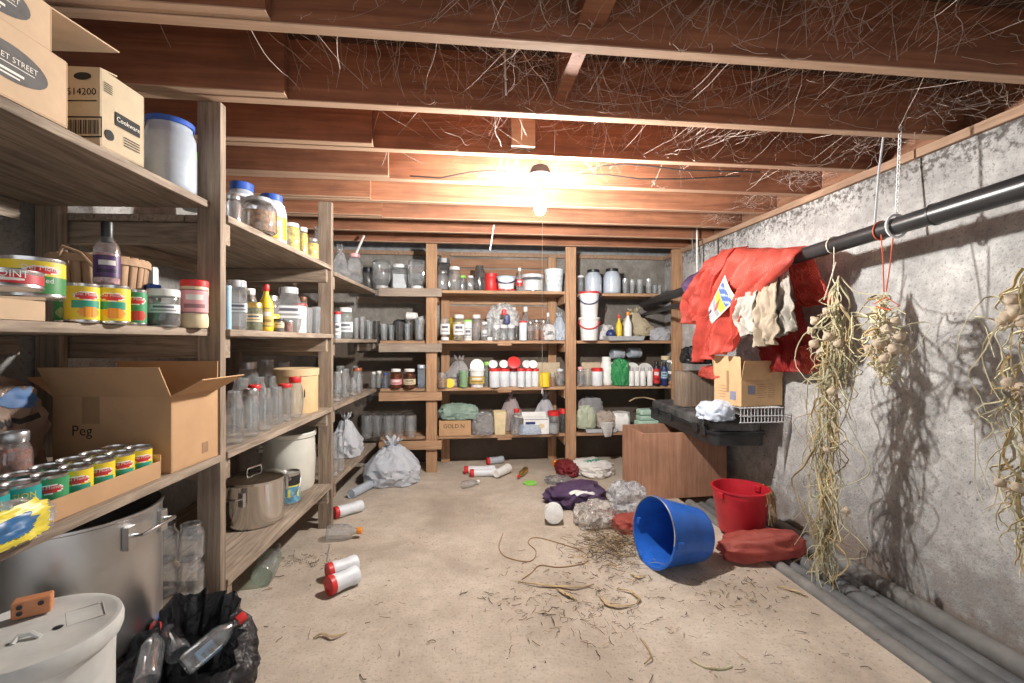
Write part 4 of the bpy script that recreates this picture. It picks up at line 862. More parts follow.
for k,x in enumerate((492,499.5,507)): B('B',x,x+8,325,.04,'jar','jar',f'small clear jar with pale lid, {ORD[k]} of three in front of the scrap bag','squat',body='c',lid='lgrey')
B('B',513,520,326,.06,'jar','jar','narrow grey jar left of the red-capped white bottle, middle bay','cyl',body='s',lid=None)
B('B',519,527,321,.05,'bottle','bottle','white bottle with red cap on the middle bay second shelf','cyl',body='milk',lid='red')
B('B',521,530,307,.18,'bottle','bottle','clear bottle with round white cap rising behind the red-capped bottle','bottle',body='c',lid='white')
for k,(x0,x1,yt,f) in enumerate(((527,534,322,'brown'),(533,540,320,'amber'),(540,547,321,'rust'))): B('B',x0,x1,yt,.06,'jar','jar',f'small jar of brown contents, {ORD[k]} of three left of the blue-white bag','mason',body='c',lid='zinc',fill=(f,.5))
B('B',545,551,313,.10,'jar','jar','thin clear jar with white cap above the black-printed bag','bottle',body='c',lid='white')
p,d=on('back','B',549,.07); o=bag('plastic_bag','white bag with black print at the right end of the middle bay','bag',p+Vector((0,0,.001)),.13,.11,.17,bagmat('white_film2',(.7,.7,.7),0,.35),64,0,False,.2,2.2)
m=MB(); [label_rect(m,T(0,-.058,0),-.04+.006*k,.06+.012*k,.04-.004*k,.066+.012*k) for k in range(3)]; obj('lettering',m,INK,o,smooth=False)
p,d=on('back','B',559,.17); bag('plastic_bag','pale blue-white plastic bag against the right middle post','bag',p+Vector((0,0,.001)),.17,.16,.29,bagmat('blue_white_film',(.60,.68,.78),.1,.35),65,0,True,.2,2.2,.4)
# ---- middle bay, third shelf
B('C',437,448,373,.05,'jar','jar','clear jar of orange nuts with lid, left end of middle bay','squat',body='c',lid=None,fill=('nuts',.65))
p,d=on('back','C',450,.04); q=thing('lid_disc','round yellow lid leaning on edge beside the nut jar','lid',p+Vector((0,0,.047)),0); obj('disc',MB().lathe([(0,-.006),(.043,-.006),(.046,-.003),(.046,.006),(0,.008)],26,0,0,RX(PI/2-.12)),M('yellow'),q)
p,d=on('back','C',459,.24); bag('plastic_bag','grey and pink plastic bag bundled above the green cup','bag',p+Vector((0,0,.001)),.30,.2,.31,bagmat('greyish_film',(.55,.52,.52),.25,.3),66,0,True,.25,2.3,.3)
B('C',458,469,370,.06,'cup','cup','translucent cup with bright green rim left of the white tub','tumbler',body='g',lid=None,fill=('lime',.9))
B('C',469,485,369,.06,'tub','tub','white plastic tub with dark label and propped-up lid','pail',body='white',lid='white',lab=('gold',.2,.62))
p,d=on('back','C',477,.12); q=thing('lid_disc','white round lid standing on edge on the white tub','lid',P(477,366,d),0); obj('disc',MB().lathe([(0,-.004),(.066,-.004),(.07,-.001),(.07,.006),(.064,.006),(.062,.001),(0,.001)],30,0,0,RX(PI/2-.2)),M('white'),q)
B('C',483,491,362,.16,'jar','jar','pale green-lidded jar behind the white tub','mason',body='g',lid='lime')
for k,(x0,x1) in enumerate(((489,500),(499,510),(509,518),(517,525),(525,532),(531,539))): B('C',x0,x1,368.5,.055,'bottle','bottle',f'white bottle with red cap, {ORD[k]} from the left in a row of six','cyl',body='milk',lid='red',group='red-capped white bottles in the middle bay',lidh=.028)
for k,(x,c,lb) in enumerate(((493,'white','round white lid lying left on the row of red-capped bottles'),(504,'white','round white lid second on the row of red-capped bottles'),(514,'red','large red lid in the middle on the red-capped bottles'),(527,'lgrey','pale clear lid on the right half of the red-capped bottles'),(533,'white','round white lid at the right on the row of red-capped bottles'))):
    d=d_back(x,.06); q=thing('lid_disc',lb,'lid',P(x,368.3,d)+Vector((0,.03*(k%2),.0)),0,'loose lids on the red-capped bottles'); R_={'red':.066}.get(c,.045); obj('disc',MB().lathe([(0,-.006),(R_*.95,-.006),(R_,-.003),(R_,.008),(R_*.9,.01),(0,.008)],26,0,0,T(0,0,R_*.86)@RX(1.05)),M(c),q)
B('C',539,550,372.5,.06,'canister','canister','bright yellow canister right of the red-capped bottle row','cyl',body='yellow',lid='yellow')
B('C',549,556,373,.05,'jar','jar','small jar of orange preserve right of the yellow canister','mason',body='c',lid=None,fill=('amber',.7))
B('C',555,565,369,.06,'jar','jar','clear jar against the right middle post, third shelf','round',body='c',lid='lgrey')
p,d=on('back','C',548,.30); q=thing('board','beige board leaning at the back behind the yellow canister','board',p+Vector((0,0,.001)),0); obj('board_panel',MB().box((-.17,0,0),(.13,.012,.235)),solid('beige_board',(.55,.45,.32),.8),q,smooth=False,bev=.006)
# ---- middle bay, bottom shelf
p,d=on('back','D',454,.13); w=31/F*d; h=zat(419,d)-p.z; p.x+=.012
q=carton('cardboard_box','shallow brown carton under the green bag, lowest middle shelf','box',p+Vector((0,0,.001)),w,.20,h,0,[]); m=MB(); write_flat(m,'GOLD N',.055,T(-.01,-.1012,h*.62)); obj('lettering',m,INK,q,smooth=False)
p,d=on('back','D',459,.14); bag('plastic_bag','pale green plastic bag lying on the shallow brown carton','bag',Vector((p.x,p.y,p.z+h+.004)),.37,.20,.16,bagmat('green_film',(.36,.50,.42),.12,.3),71,0,False,.2,2.0)
p,d=on('back','D',483,.07); bag('plastic_bag','crumpled clear bag between the brown carton and beige pail','bag',p+Vector((0,0,.001)),.19,.14,.235,filmmat('clear_film'),72,0,False,.3,1.7)
p,d=on('back','D',500,.09); r=8.2/F*d*1.0; q=container('pail','square beige translucent pail on the lowest middle shelf','pail',p+Vector((0,0,.001)),r*.88,zat(411,d)-p.z,'pail','cream',None,None,None,sq=8)
p,d=on('back','D',511,.24); bag('plastic_bag','tall clear bag with pink sheet standing behind the beige pail','bag',p+Vector((0,0,.001)),.26,.14,.44,bagmat('pinkish_film',(.60,.50,.50),.35,.25),73,0,True,.2,2.2,.2)
B('D',510,523,409,.06,'bottle','bottle','clear bottle with red stopper right of the beige pail','bottle',body='c',lid='red')
p,d=on('back','D',535,.10); w=25/F*d; h=zat(417,d)-p.z
q=carton('carton','white printed carton with open flap on the lowest middle shelf','box',p+Vector((0,0,.001)),w,.16,h,0,[('left',75,.10),('back',10,.04)],M('white')); m=MB(); label_rect(m,T(0,-.0812,0),-.11,h*.62,-.01,h*.78); label_rect(m,T(0,-.0812,0),-.12,h*.9,.12,h*.93); obj('lettering',m,M('navy'),q,smooth=False)
m=MB(); emblem(m,T(.05,-.0814,h*.5),.07,.05); obj('picture',m,M('cream'),q,smooth=False)
p,d=on('back','D',530,.025); bag('plastic_bag','bluish clear film bag slumped before the white printed carton','bag',p+Vector((0,0,.001)),.20,.05,.11,bagmat('blue_clear_film',(.55,.65,.80),.4,.2),74,0,False,.25,2.6)
p,d=on('back','D',545,.26); bag('plastic_bag','grey white bag standing behind the white printed carton','bag',p+Vector((0,0,.001)),.26,.15,.40,bagmat('grey_white_film',(.58,.60,.64),.1,.35),75,0,True,.2,2.1,.2)
B('D',547,560,411,.05,'jar','jar','clear jar with wide red lid, left of two by the right middle post','squat',body='c',lid='red',fill=('grey',.4))
B('D',559,567,409,.08,'jar','jar','dark jar with red lid, right of two by the right middle post','squat',body='s',lid='red',fill=('dark',.7))
# ---- right bay
z1=ZB['A']-.012
def B1(*a,**k): return B(*a,z=z1,**k)
B1('A',577,584,276,.24,'jar','jar','clear jar with white lid left of the milky jugs','cyl',body='c',lid='white')
B1('A',584.5,602,270,.17,'plastic_jug','jug','milky jug with dark lid, left of two on the right bay top shelf','gallon',body='m',lid='black',fill=('milk',.86))
B1('A',603,621,269,.15,'plastic_jug','jug','milky jug with dark lid, right of two on the right bay top shelf','gallon',body='m',lid='black',fill=('milk',.86))
for k,(x0,x1,yt) in enumerate(((622,628,279),(629,635,280),(636,643,280),(645,652,279),(652,657,285),(657,662,285))): B1('A',x0,x1,yt,.10,'drinking_glass','glass',f'clear glass right of the milky jugs, {ORD[k]} of six','tumbler',body='c',group='glasses on the right bay top shelf')
# two stacked buckets stand on the second shelf, in front of the top one's end
p,d=on('back','B',587,.13); r=10/F*d
for k,(zz,hh,hd,lb) in enumerate(((0,.235,'red','white bucket with red handle, lower of the stacked pair')  ,(.235,.262,'navy','white bucket with blue handle and red rim, upper of the stacked pair'))):
    q=p+Vector((0,-.085,.001+zz*1.0)); container('bucket',lb,'bucket',q,r*.98,hh,'pail','white','white' if k==0 else 'red',None,None,handle=hd,group='stacked white buckets',lidh=.022)
    if k==1: pass
p,d=on('back','B',622,.10); q=thing('tray','shallow grey tray under the bottles on the right bay second shelf','tray',p+Vector((0,0,.001)),.1); m=MB().lathe([(0,.004),(.19,.004),(.21,.045),(.215,.045),(.195,0),(0,0)],4,0,0,rotz(0),1.35,.75); obj('tray_body',m,M('grey'),q,smooth=False)
zt=p.z+.008
p,d=on('back','B',634,.20); bag('paper_bag','cream patterned bag bunched behind the bottles, right bay','bag',Vector((p.x,p.y,zt+.04)),.36,.16,.30,bagmat('cream_paper',(.62,.54,.38),0,.7),81,0,True,.25,2.2,.25)
p,d=on('back','B',604,.17); bag('plastic_bag','white plastic bag in the tray right of the stacked buckets','bag',Vector((p.x,p.y,zt)),.20,.12,.17,bagmat('white_film2',(.7,.7,.7)),82,0,False,.2,2.2)
p,d=on('back','B',611,.05); q=thing('ball','dark blue ball in the grey tray','ball',Vector((p.x,p.y,zt)),0); obj('ball_shell',MB().lathe([(0,0)]+[(.054*sin(PI*k/14),.054-.054*cos(PI*k/14)) for k in range(1,14)]+[(0,.108)],20),M('navy'),q)
B('B',616,622,315,.07,'bottle','bottle','yellow bottle with red tip in the grey tray','bottle',body='yellow',lid='red',z=zt)
B('B',624,632,312,.07,'bottle','bottle','white bottle with orange cap in the grey tray','bottle',body='white',lid='orange',z=zt)
p,d=on('back','B',660,.12); bag('plastic_bag','grey plastic bag at the right end of the second shelf','bag',p+Vector((0,0,.001)),.20,.14,.14,bagmat('grey_white_film',(0,0,0)),84,0,False,.2,2.2)
# third shelf
B('C',577,584,367,.05,'jar','jar','pinkish clear jar right beside the right middle post','mason',body='c',lid='pink')
B('C',583,592,369,.06,'jar','jar','clear jar with bail wire left of the red-lidded tub','squat',body='c',lid=None)
B('C',591,603,368,.05,'tub','tub','white tub with red lid on the right bay third shelf','squat',body='milk',lid='red')
B('C',600,613,357,.08,'plastic_jug','jug','white handled jug left of the green bag','gallon',body='white',lid='white',handle='jug')
p,d=on('back','C',590,.25); q=thing('board','pale board standing behind the jars by the right middle post','board',p+Vector((0,0,.001)),0); obj('board_panel',MB().box((-.09,0,0),(.12,.012,.235)),solid('beige_board',(0,0,0)),q,smooth=False,bev=.006)
p,d=on('back','C',620,.10); bag('plastic_bag','bright green plastic bag on the right bay third shelf','bag',p+Vector((0,0,.001)),.175,.15,.29,bagmat('bright_green_film',(.05,.34,.12),.0,.2),91,0,False,.2,2.4,.0,None,.7)
for k,(x0,x1) in enumerate(((629,634.5),(634.5,640),(640,646),(647,653))): B('C',x0,x1,367.5,.05,'spray_can','can',f'white spray can, {ORD[k]} from the left beside the green bag','spray',body='white',lid='grey',group='white spray cans on the back rack',n=14)
for k,(x,y) in enumerate(((632,357),(645,356))):
    d=d_back(x,.20+.05*k); q=thing('plate',f'white round plate standing behind the spray cans, {["left","right"][k]} of two','plate',P(x,387,d)+Vector((0,0,.17)),0); obj('disc',MB().lathe([(0,-.004),(.05,-.004),(.09,.004),(.092,.008),(.05,.002),(0,.002)],30,0,0,T(0,0,.0)@RX(PI/2-.15)),M('white'),q)
for k,(x,y) in enumerate(((617,354),(634,353))):
    d=d_back(x,.28); q=P(x,y,d); lying('tub',f'cloudy plastic tub lying on its side at the back, {["left","right"][k]} of two',q+Vector((-.06,0,0)),.055,.14,.25,0,'squat',q.z-.055,'tubs lying at the back of the third shelf','tub',body='m',lid='grey')
B('C',653,660,361,.05,'spray_can','can','black spray can with red and yellow label, right bay','spray',body='black',lid='black',lab=('red',.08,.7),n=14)
B('C',661,667.5,362,.05,'spray_can','can','dark blue spray can with black cap, right bay','spray',body='navy',lid='black',lab=('lblue',.3,.6),n=14)
B('C',667,677,371,.07,'jar','jar','lower jar of two stacked by the right end post','squat',body='c',lid='white',fill=('orange',.3))
p,d=on('back','C',672,.07); z=zat(371,d)+.002; r=5/F*d; container('jar','upper jar of two stacked by the right end post','jar',Vector((p.x,p.y,z)),r,zat(360,d)-z,'squat','g','white',group=GB)
B('C',660,671,356,.2,'jar','jar','tall clear jar with pale lid behind the dark blue spray can','mason',body='c',lid='cream')
# lowest shelf
p,d=on('back','D',596,.13); q=thing('tray','flat grey tray under the bags on the lowest right shelf','tray',p+Vector((.03,0,.001)),0); obj('tray_body',MB().lathe([(0,.004),(.17,.004),(.19,.04),(.195,.04),(.175,0),(0,0)],4,0,0,rotz(0),1.25,.8),M('lgrey'),q,smooth=False)
p,d=on('back','D',586,.07); bag('plastic_bag','clear bag with pale green contents, lowest right shelf','bag',p+Vector((0,-.0,.045)),.19,.14,.235,bagmat('lime_clear_film',(.66,.72,.55),.2,.25),101,0,False,.2,2.3)
p,d=on('back','D',590,.25); bag('plastic_bag','dull grey plastic bag at the back of the lowest right shelf','bag',p+Vector((0,0,.045)),.28,.16,.31,bagmat('dull_grey_film',(.38,.38,.39),.1,.35),102,0,False,.2,2.2)
p,d=on('back','D',605,.12); bag('plastic_bag','beige and pink bag right of the pale green one','bag',p+Vector((0,0,.045)),.19,.14,.17,bagmat('beige_film',(.62,.52,.44),.1,.35),103,0,False,.2,2.3)
q=P(606,437,d_back(606,-.012)); o=sheet(lambda u,v:((u-.5)*.15*(1-.5*v)+.02*v,-.006-.016*sin(u*5)*v-.004,.10-.15*v),14,12,solid('newsprint',(.55,.54,.52),.9,0,.2,.1,60),'newspaper',None,Vector((q.x,q.y,.362)),0,.001); tag(o,'folded newspaper hanging over the edge of the lowest right shelf','newspaper')
B('D',612,630,412,.16,'tub','tub','white flat tub at the back of the lowest right shelf','squat',body='white',lid='white',sq=8)
for k,(x,yt,zz,w,v) in enumerate(((648,409,.0,.26,.08),(648,399,.115,.22,.10))):
    p,d=on('back','D',x,v); q=thing('egg_carton',f'pale green foam egg carton, {["lower and wider","upper and smaller"][k]} of the stack','carton',p+Vector((0,0,.001+zz)),.05,'foam egg cartons'); m=MB().box((-w/2,-.07,0),(w/2,.07,.045)); obj('tray_half',m,M('mint'),q,smooth=False,bev=.012); m=MB().box((-w/2,-.07,.047),(w/2,.07,.112)); obj('lid',m,M('mint'),q,smooth=False,bev=.02)
q=P(640,400,d_back(640,.2)); tag(obj('hose',MB().tube([(-.12,0,.07),(-.05,.02,.10),(.05,.02,.11),(.14,0,.09),(.22,-.03,.05)],.008,6),M('tan'),None,Vector((q.x,q.y,.57))),'tan bent tube arching over the green egg cartons','tube')
# ================================================================== right side: hanging pipe and what hangs on it
def pipe_at(y): return Vector((1.994-.0133*(y-1.418), y, 1.832-.0424*(y-1.418)))
def onX(px,X): a=(px-512)/F; return X/(FW[0]+a*RT[0])
def PX(px,py,X): return P(px,py,onX(px,X))
PIPE=solid('black_pipe',(.028,.028,.030),.32,0,.25,.5,6)
c=pipe_at(2.4); pp=thing('hanging_pipe','long black plastic pipe hung level along the right concrete wall','pipe',c)
obj('tube',MB().tube([pipe_at(y)-c for y in (.35,1.0,1.8,2.4,3.2,4.0,4.78)],.040,20),PIPE,pp)
y_=1.72; a,b=pipe_at(.36)-c,pipe_at(y_)-c
obj('coupling',MB().tube([a,b],.0455,20),PIPE,pp); obj('joint_ring',MB().tube([b,b+(b-a)*.006],.0475,20),M('black'),pp)
q=pipe_at(4.3); tag(obj('pipe',MB().tube([Vector((.02,.52,-.03)),Vector((.0,-.2,.0)),Vector((-.01,-.72,.02))],.02,12),PIPE,None,q+Vector((-.03,0,-.115))),'thin dark pipe just below the far end of the hanging pipe','pipe')
hang_m=solid('chain_steel',(.55,.56,.57),.4,.7,.1)
def chain(name,label,cat,y,x_off,top,mt,r=.004):
    p=pipe_at(y); c=p.copy(); m=MB(); z0=p.z+.05; n=int((top-z0)/.02)
    m.tube([Vector((.052*cos(t),0,.052*sin(t))) for t in [2*PI*k/20 for k in range(21)]],.006,6)
    for k in range(n):
        zc=.055+k*.02; xo=x_off*(k/n)
        pts=[Vector((.010*cos(t),0,.022*sin(t))) for t in [2*PI*j/10 for j in range(11)]]
        if k%2: pts=[Vector((0,v.x,v.z)) for v in pts]
        m.tube([v*.6+Vector((xo,0,zc)) for v in pts],r*.6,5,cap=False)
    o=obj(name,m,mt,None,c); return tag(o,label,cat,'hangers holding the black pipe')
def ypx(px): a=(px-512)/F; d=1.975/(FW[0]+a*RT[0]); return d*(FW[1]-a*RT[0]*0+a*RT[1])
chain('hanging_chain','white plastic chain holding the black pipe near its coupling','chain',ypx(894),.02,2.30,solid('chain_white',(.75,.76,.77),.4))
hang('strap','grey twisted strap hanging from the joist down to the black pipe','strap',[P(884,132,2.3),P(879,170,2.3),P(874,232,2.28)],.005,solid('strap_grey',(.45,.47,.50),.6))
RED=netmat('red_netting',(.76,.12,.085),.24,70); RED2=netmat('red_netting_dark',(.36,.02,.02),.12,70); PUR=netmat('purple_netting',(.15,.085,.20),.12,80)
def drape(name,label,cat,rows,mat,amp=.03,folds=5,seed=1,sol=.004,nu=44,nv=40,group=None,colf=None):
    R_=[[PX(xl,yl,X),PX(xr,yr,X)] for xl,yl,xr,yr,X in rows]; n=len(R_)-1; org=sum((r[0]+r[1] for r in R_),Vector())/(2*len(R_))
    def fn(u,v):
        t=v*n; i=min(int(t),n-1); f=t-i; 
        def cr(k):
            p=[R_[max(0,min(n,i+j))][k] for j in (-1,0,1,2)]
            return .5*((2*p[1])+(p[2]-p[0])*f+(2*p[0]-5*p[1]+4*p[2]-p[3])*f*f+(3*p[1]-p[0]-3*p[2]+p[3])*f**3)
        q=cr(0).lerp(cr(1),u); w=min(1,v*1.6)
        ph=fnoise((u*2,v*1.6,seed),1,seed)*2.2
        o=amp*w*(sin(u*folds*2*PI+ph*2)*.6)+amp*.9*(1-2.4*abs(fnoise((u*3.2,v*2.6,seed*3.),1,seed+4)))*(.4+.6*w)+amp*.4*(1-2.4*abs(fnoise((u*8,v*6,seed),1,seed)))
        q=q-org; q.x-=abs(o) if q.x+org.x<1.975 else -abs(o); q.z+=.35*amp*fnoise((u*5,v*5,seed+3.),1.2); q.y+=.5*amp*fnoise((v*6,u*4,seed+8.),1.1)
        return q
    o=obj(name,MB().grid(fn,nu,nv,0,False,colf),mat,None,org,sol=sol,ang=1.4,colors=bool(colf)); 
    if label: tag(o,label,cat,group)
    return o
drape('mesh_bag','large red mesh produce bag draped over the black pipe','bag',[(752,282,806,272,2.075),(738,262,808,255,2.06),(733,248,806,248,1.99),(722,262,796,263,1.905),(713,292,768,290,1.88),(707,326,752,318,1.875),(703,350,745,338,1.88),(704,363,742,350,1.89)],RED,.062,4.2,3)
drape('mesh_bag','bunched red mesh bag with ruffled end left of the label sheet','bag',[(722,268,742,256,2.05),(716,258,742,247,1.99),(702,272,730,268,1.89),(692,290,718,292,1.86),(688,306,716,308,1.865),(692,324,712,322,1.88)],RED,.065,6,7)
drape('mesh_bag','purple mesh bag folded over the pipe left of the red bags','bag',[(706,280,730,270,2.05),(704,272,730,263,1.99),(690,277,726,270,1.90),(685,286,722,280,1.88),(690,296,712,292,1.88)],PUR,.03,2.5,9)
drape('mesh_bag','red mesh bag hanging behind the black pipe beside the garlic','bag',[(778,258,806,254,2.0),(784,268,816,266,2.06),(788,285,821,282,2.09),(794,300,827,294,2.10),(806,307,828,303,2.10)],RED,.03,3.5,15)
drape('mesh_bag','dark red mesh sack hanging low behind the pale cloths','bag',[(748,318,800,300,2.12),(752,335,802,318,2.12),(757,354,807,342,2.12),(764,372,806,372,2.12)],RED2,.025,3,17)
drape('mesh_bag','small bright red net end below the dark red sack','bag',[(800,346,811,344,2.09),(799,360,814,360,2.08),(803,374,812,372,2.09)],RED,.02,2,19)
CLO=[solid('cream_cloth',(.36,.30,.23),.95,0,.12,.1,14,.3),solid('grey_cloth',(.33,.31,.275),.95,0,.12,.1,14,.3),solid('white_cloth',(.40,.375,.335),.95,0,.12,.1,14,.3)]
drape('cloth_sack','narrow pale cloth hanging leftmost beside the label sheet','cloth',[(742,280,764,274,1.945),(741,300,760,296,1.835),(738,318,757,318,1.825),(744,338,763,330,1.83)],CLO[2],.035,2,21,.008)
drape('cloth_sack','longest cream cloth hanging in the middle below the red bag','cloth',[(758,278,778,270,1.95),(758,300,779,296,1.84),(757,325,779,322,1.835),(761,347,779,344,1.84)],CLO[0],.035,2,23,.008)
drape('cloth_sack','grey-white cloth hanging right of the cream one','cloth',[(774,270,790,266,1.96),(776,296,792,292,1.895),(777,318,796,312,1.89),(779,338,798,330,1.90)],CLO[1],.03,2,25,.008)
def labc(u,v):
    if u<.08 or u>.94 or v<.06 or v>.8: return (.78,.77,.74) if not (v>.83 and .2<u<.8 and int(u*24)%3) else (.05,.06,.12)
    if .12<v<.36: return (.07,.12,.33) if (u*3+v*5)%1<.7 else (.3,.4,.6)
    if .36<=v<.6: return (.72,.48,.06)
    return (.25,.27,.35) if int(v*40)%2 else (.6,.5,.25)
A_=[PX(725,275,1.785),PX(737,299,1.785),PX(712,324,1.785),PX(709,308,1.785)]; org=sum(A_,Vector())/4
o=obj('label_sheet',MB().grid(lambda u,v:(A_[0].lerp(A_[1],u)).lerp(A_[3].lerp(A_[2],u),v)-org+Vector((-.012*sin(u*3),0,0)),18,24,0,False,labc),printed(),None,org,sol=.002,colors=True); tag(o,'white printed sheet with blue and yellow picture on the red bags','label')
q=PX(697,352,1.93); tag(obj('plastic_wrap',blob(.20,.24,.16,131,.3,2.6),bagmat('black_film',(0,0,0)),None,q-Vector((-.02,-.05,.10)),0,ang=1.4),'black crumpled plastic on the rough wooden block','plastic')
q=PX(712,372,1.90); tag(obj('mesh_bag',blob(.16,.30,.10,132,.25,2.4),RED,None,q-Vector((-.03,-.0,.05)),0,ang=1.4),'red net bundle lying in front of the black crumpled plastic','bag')
# ------------------------------------------------------------------ garlic
def garlic_bulb(parent,p,r,seed):
    rnd=random.Random(seed); m=MB()
    def f(u,v):
        a=2*PI*u; t=v; rr=r*(sin(PI*min(1,t*1.15))**.7 if t<.8 else .36*(1-(t-.8)/.2)+.12)*(1+.10*abs(sin(a*4)))
        return (rr*cos(a),rr*sin(a),-r*.75+t*r*2.3)
    m.grid(f,24,12,0,True)
    for k in range(12):
        a=rnd.random()*2*PI; m.tube([(0,0,-r*.6),(r*.4*cos(a),r*.4*sin(a),-r*.9),(r*.6*cos(a)+rnd.gauss(0,.006),r*.6*sin(a),-r*1.25-rnd.random()*.015)],.0011,3)
    m.xf(Matrix.Rotation(rnd.uniform(-.9,.9),4,'X')@Matrix.Rotation(rnd.uniform(-.9,.9),4,'Y'))
    return obj('garlic_bulb',m,solid('garlic_skin',(.48,.39,.29),.6,0,.2,.3,25,.2),parent,p)
STRAW=solid('dry_stems',(.55,.51,.34),.7,0,.30,.2,5); STRAW2=solid('browned_stems',(.42,.31,.15),.75,0,.3,.2,5); TWINE=solid('twine_pale',(.66,.60,.48),.8); TWR=solid('twine_red',(.55,.10,.04),.7)
def stemset(spec,seed,n,org):
    """spec: list of (px,py,X,wpx) the bundle runs through, top to bottom"""
    rnd=random.Random(seed); m=MB(); L=len(spec)-1
    def ax(t):
        t=max(0,min(.9999,t))*L; i=int(t); f=t-i; A,B=spec[i],spec[i+1]
        return PX(A[0]+(B[0]-A[0])*f,A[1]+(B[1]-A[1])*f,A[2]+(B[2]-A[2])*f), (A[3]+(B[3]-A[3])*f)/F*onX(A[0],A[2])
    for k in range(n):
        t0=rnd.random()*.82; ln=rnd.uniform(.10,.34); pts=[]; a=rnd.random()*2*PI; s1=rnd.random()*90; q=rnd.gauss(0,.45); q2=rnd.gauss(0,.45); flip=rnd.random()<.12
        for j in range(12):
            t=t0+ln*j/11; c,w=ax(t); w*=.5*(.35+.75*j/11)
            wob=Vector((fnoise((j*.22,s1,0))*w*1.1+q2*w*.7,fnoise((s1,j*.22,0))*w*1.5+q*w,fnoise((j*.2,0,s1))*w*.8))
            if flip: wob.z+=.25*w*4*sin(j/11*PI); wob.y+=1.3*w*sin(j/11*PI)*(1 if q>0 else -1)
            pts.append(c+wob-org)
        r=rnd.uniform(.0028,.0068); m.tube(pts,[r*(1-.7*j/11) for j in range(12)],4,0 if rnd.random()<.75 else 1,False)
    return m
def garlic(label,spec,bulbs,seed,n,strings,tw):
    org=PX(spec[0][0],spec[0][1],spec[0][2]); root=thing('garlic_bunch',label,'garlic',org,0,'dried garlic bunches on the black pipe')
    obj('dry_leaves',stemset(spec,seed,n,org),[STRAW,STRAW2],root,ang=1.5)
    for k,(px,py,X,r) in enumerate(bulbs): garlic_bulb(root,PX(px,py,X)-org,r*.82,seed*10+k)
    m=MB()
    for s in strings: m.tube([PX(*q)-org for q in s],.0028,5)
    y=ypx(strings[0][0][0]); c=pipe_at(y)-org; m.tube([c+Vector((.0445*cos(t),.003*t,.0445*sin(t))) for t in [2*PI*j/18 for j in range(19)]],.0035,5)
    obj('twine',m,tw,root); return root
garlic('longest garlic bunch, trailing from the pipe down to the floor pipes',[(838,276,1.95,16),(836,320,1.94,46),(832,372,1.93,52),(828,420,1.93,46),(824,470,1.93,38),(826,520,1.92,42),(822,560,1.91,40),(820,596,1.90,34)],
 [(816,322,1.90,.030),(826,312,1.91,.027),(813,345,1.88,.030),(829,338,1.88,.031),(821,353,1.90,.026),(812,332,1.93,.027),(838,345,1.90,.026),(832,393,1.88,.028),(846,512,1.9,.022),(827,450,1.9,.024)],5,170,[[(834,246,1.95),(834,262,1.95),(832,278,1.95),(838,290,1.94)],[(836,262,1.95),(824,300,1.93)]],TWINE)
garlic('short garlic bunch tied with red string on the black pipe',[(884,292,1.95,14),(880,312,1.93,38),(884,336,1.92,44),(886,362,1.93,34),(884,384,1.94,16)],
 [(888,330,1.88,.030),(898,337,1.89,.028),(879,345,1.88,.032),(893,350,1.87,.030),(871,350,1.91,.028),(903,350,1.92,.026),(884,360,1.88,.026),(875,335,1.92,.026),(895,322,1.92,.024)],6,80,[[(881,232,1.96),(883,262,1.95),(884,292,1.94)],[(893,238,1.96),(890,266,1.95),(886,292,1.94)],[(874,304,1.9),(886,297,1.88),(900,306,1.9),(888,310,1.88),(876,306,1.9)]],TWR)
garlic('garlic bunch hanging nearest the camera, cut by the right edge',[(1030,262,1.95,20),(1022,300,1.94,60),(1016,350,1.93,66),(1012,410,1.93,54),(1018,470,1.93,46),(1022,530,1.92,40),(1026,580,1.92,26)],
 [(1008,318,1.90,.028),(1019,312,1.90,.030),(1014,300,1.91,.026),(1026,322,1.89,.030),(1003,322,1.92,.025),(1010,384,1.89,.026),(1022,390,1.89,.028),(1001,484,1.90,.020),(1016,488,1.9,.022)],7,60,[[(1036,185,1.97),(1032,230,1.95),(1028,266,1.95)]],TWR)
# ------------------------------------------------------------------ pipes on the floor by the wall
CON=[solid('grey_conduit',(.13,.135,.14),.6,0,.3,.4,7),solid('dusty_conduit',(.20,.195,.185),.7,0,.22,.3,7)]
for x,r,zc,y0,y1,lb,mt in ((1.803,.040,-.018,-.5,3.46,'grey floor pipe lying against the concrete slab edge',1),(1.885,.036,-.022,-.5,3.42,'grey floor pipe, second out from the slab edge',0),(1.974,.044,-.014,-.5,3.44,'thick grey floor pipe in the middle of the bundle',0),(2.062,.038,-.020,-.5,3.30,'grey floor pipe, second from the concrete wall',0),(2.20,.046,-.012,-.5,3.3,'dusty pale floor pipe lying against the right wall',1)):
    c=Vector((x,1.5,zc)); t=thing('floor_pipe',lb,'pipe',c,0,'pipes lying along the right wall'); m=MB()
    n=20; m.tube([(0,y0-1.5,0),(.003,0,0),(-.004,y1-1.5,0)],r,n,0,False); obj('tube',m,CON[mt],t)
    m=MB().tube([(-.004,y1-1.5-.001,0),(-.004,y1-1.5+.0,0)],r*.88,n); obj('dark_bore',m,M('black'),t)
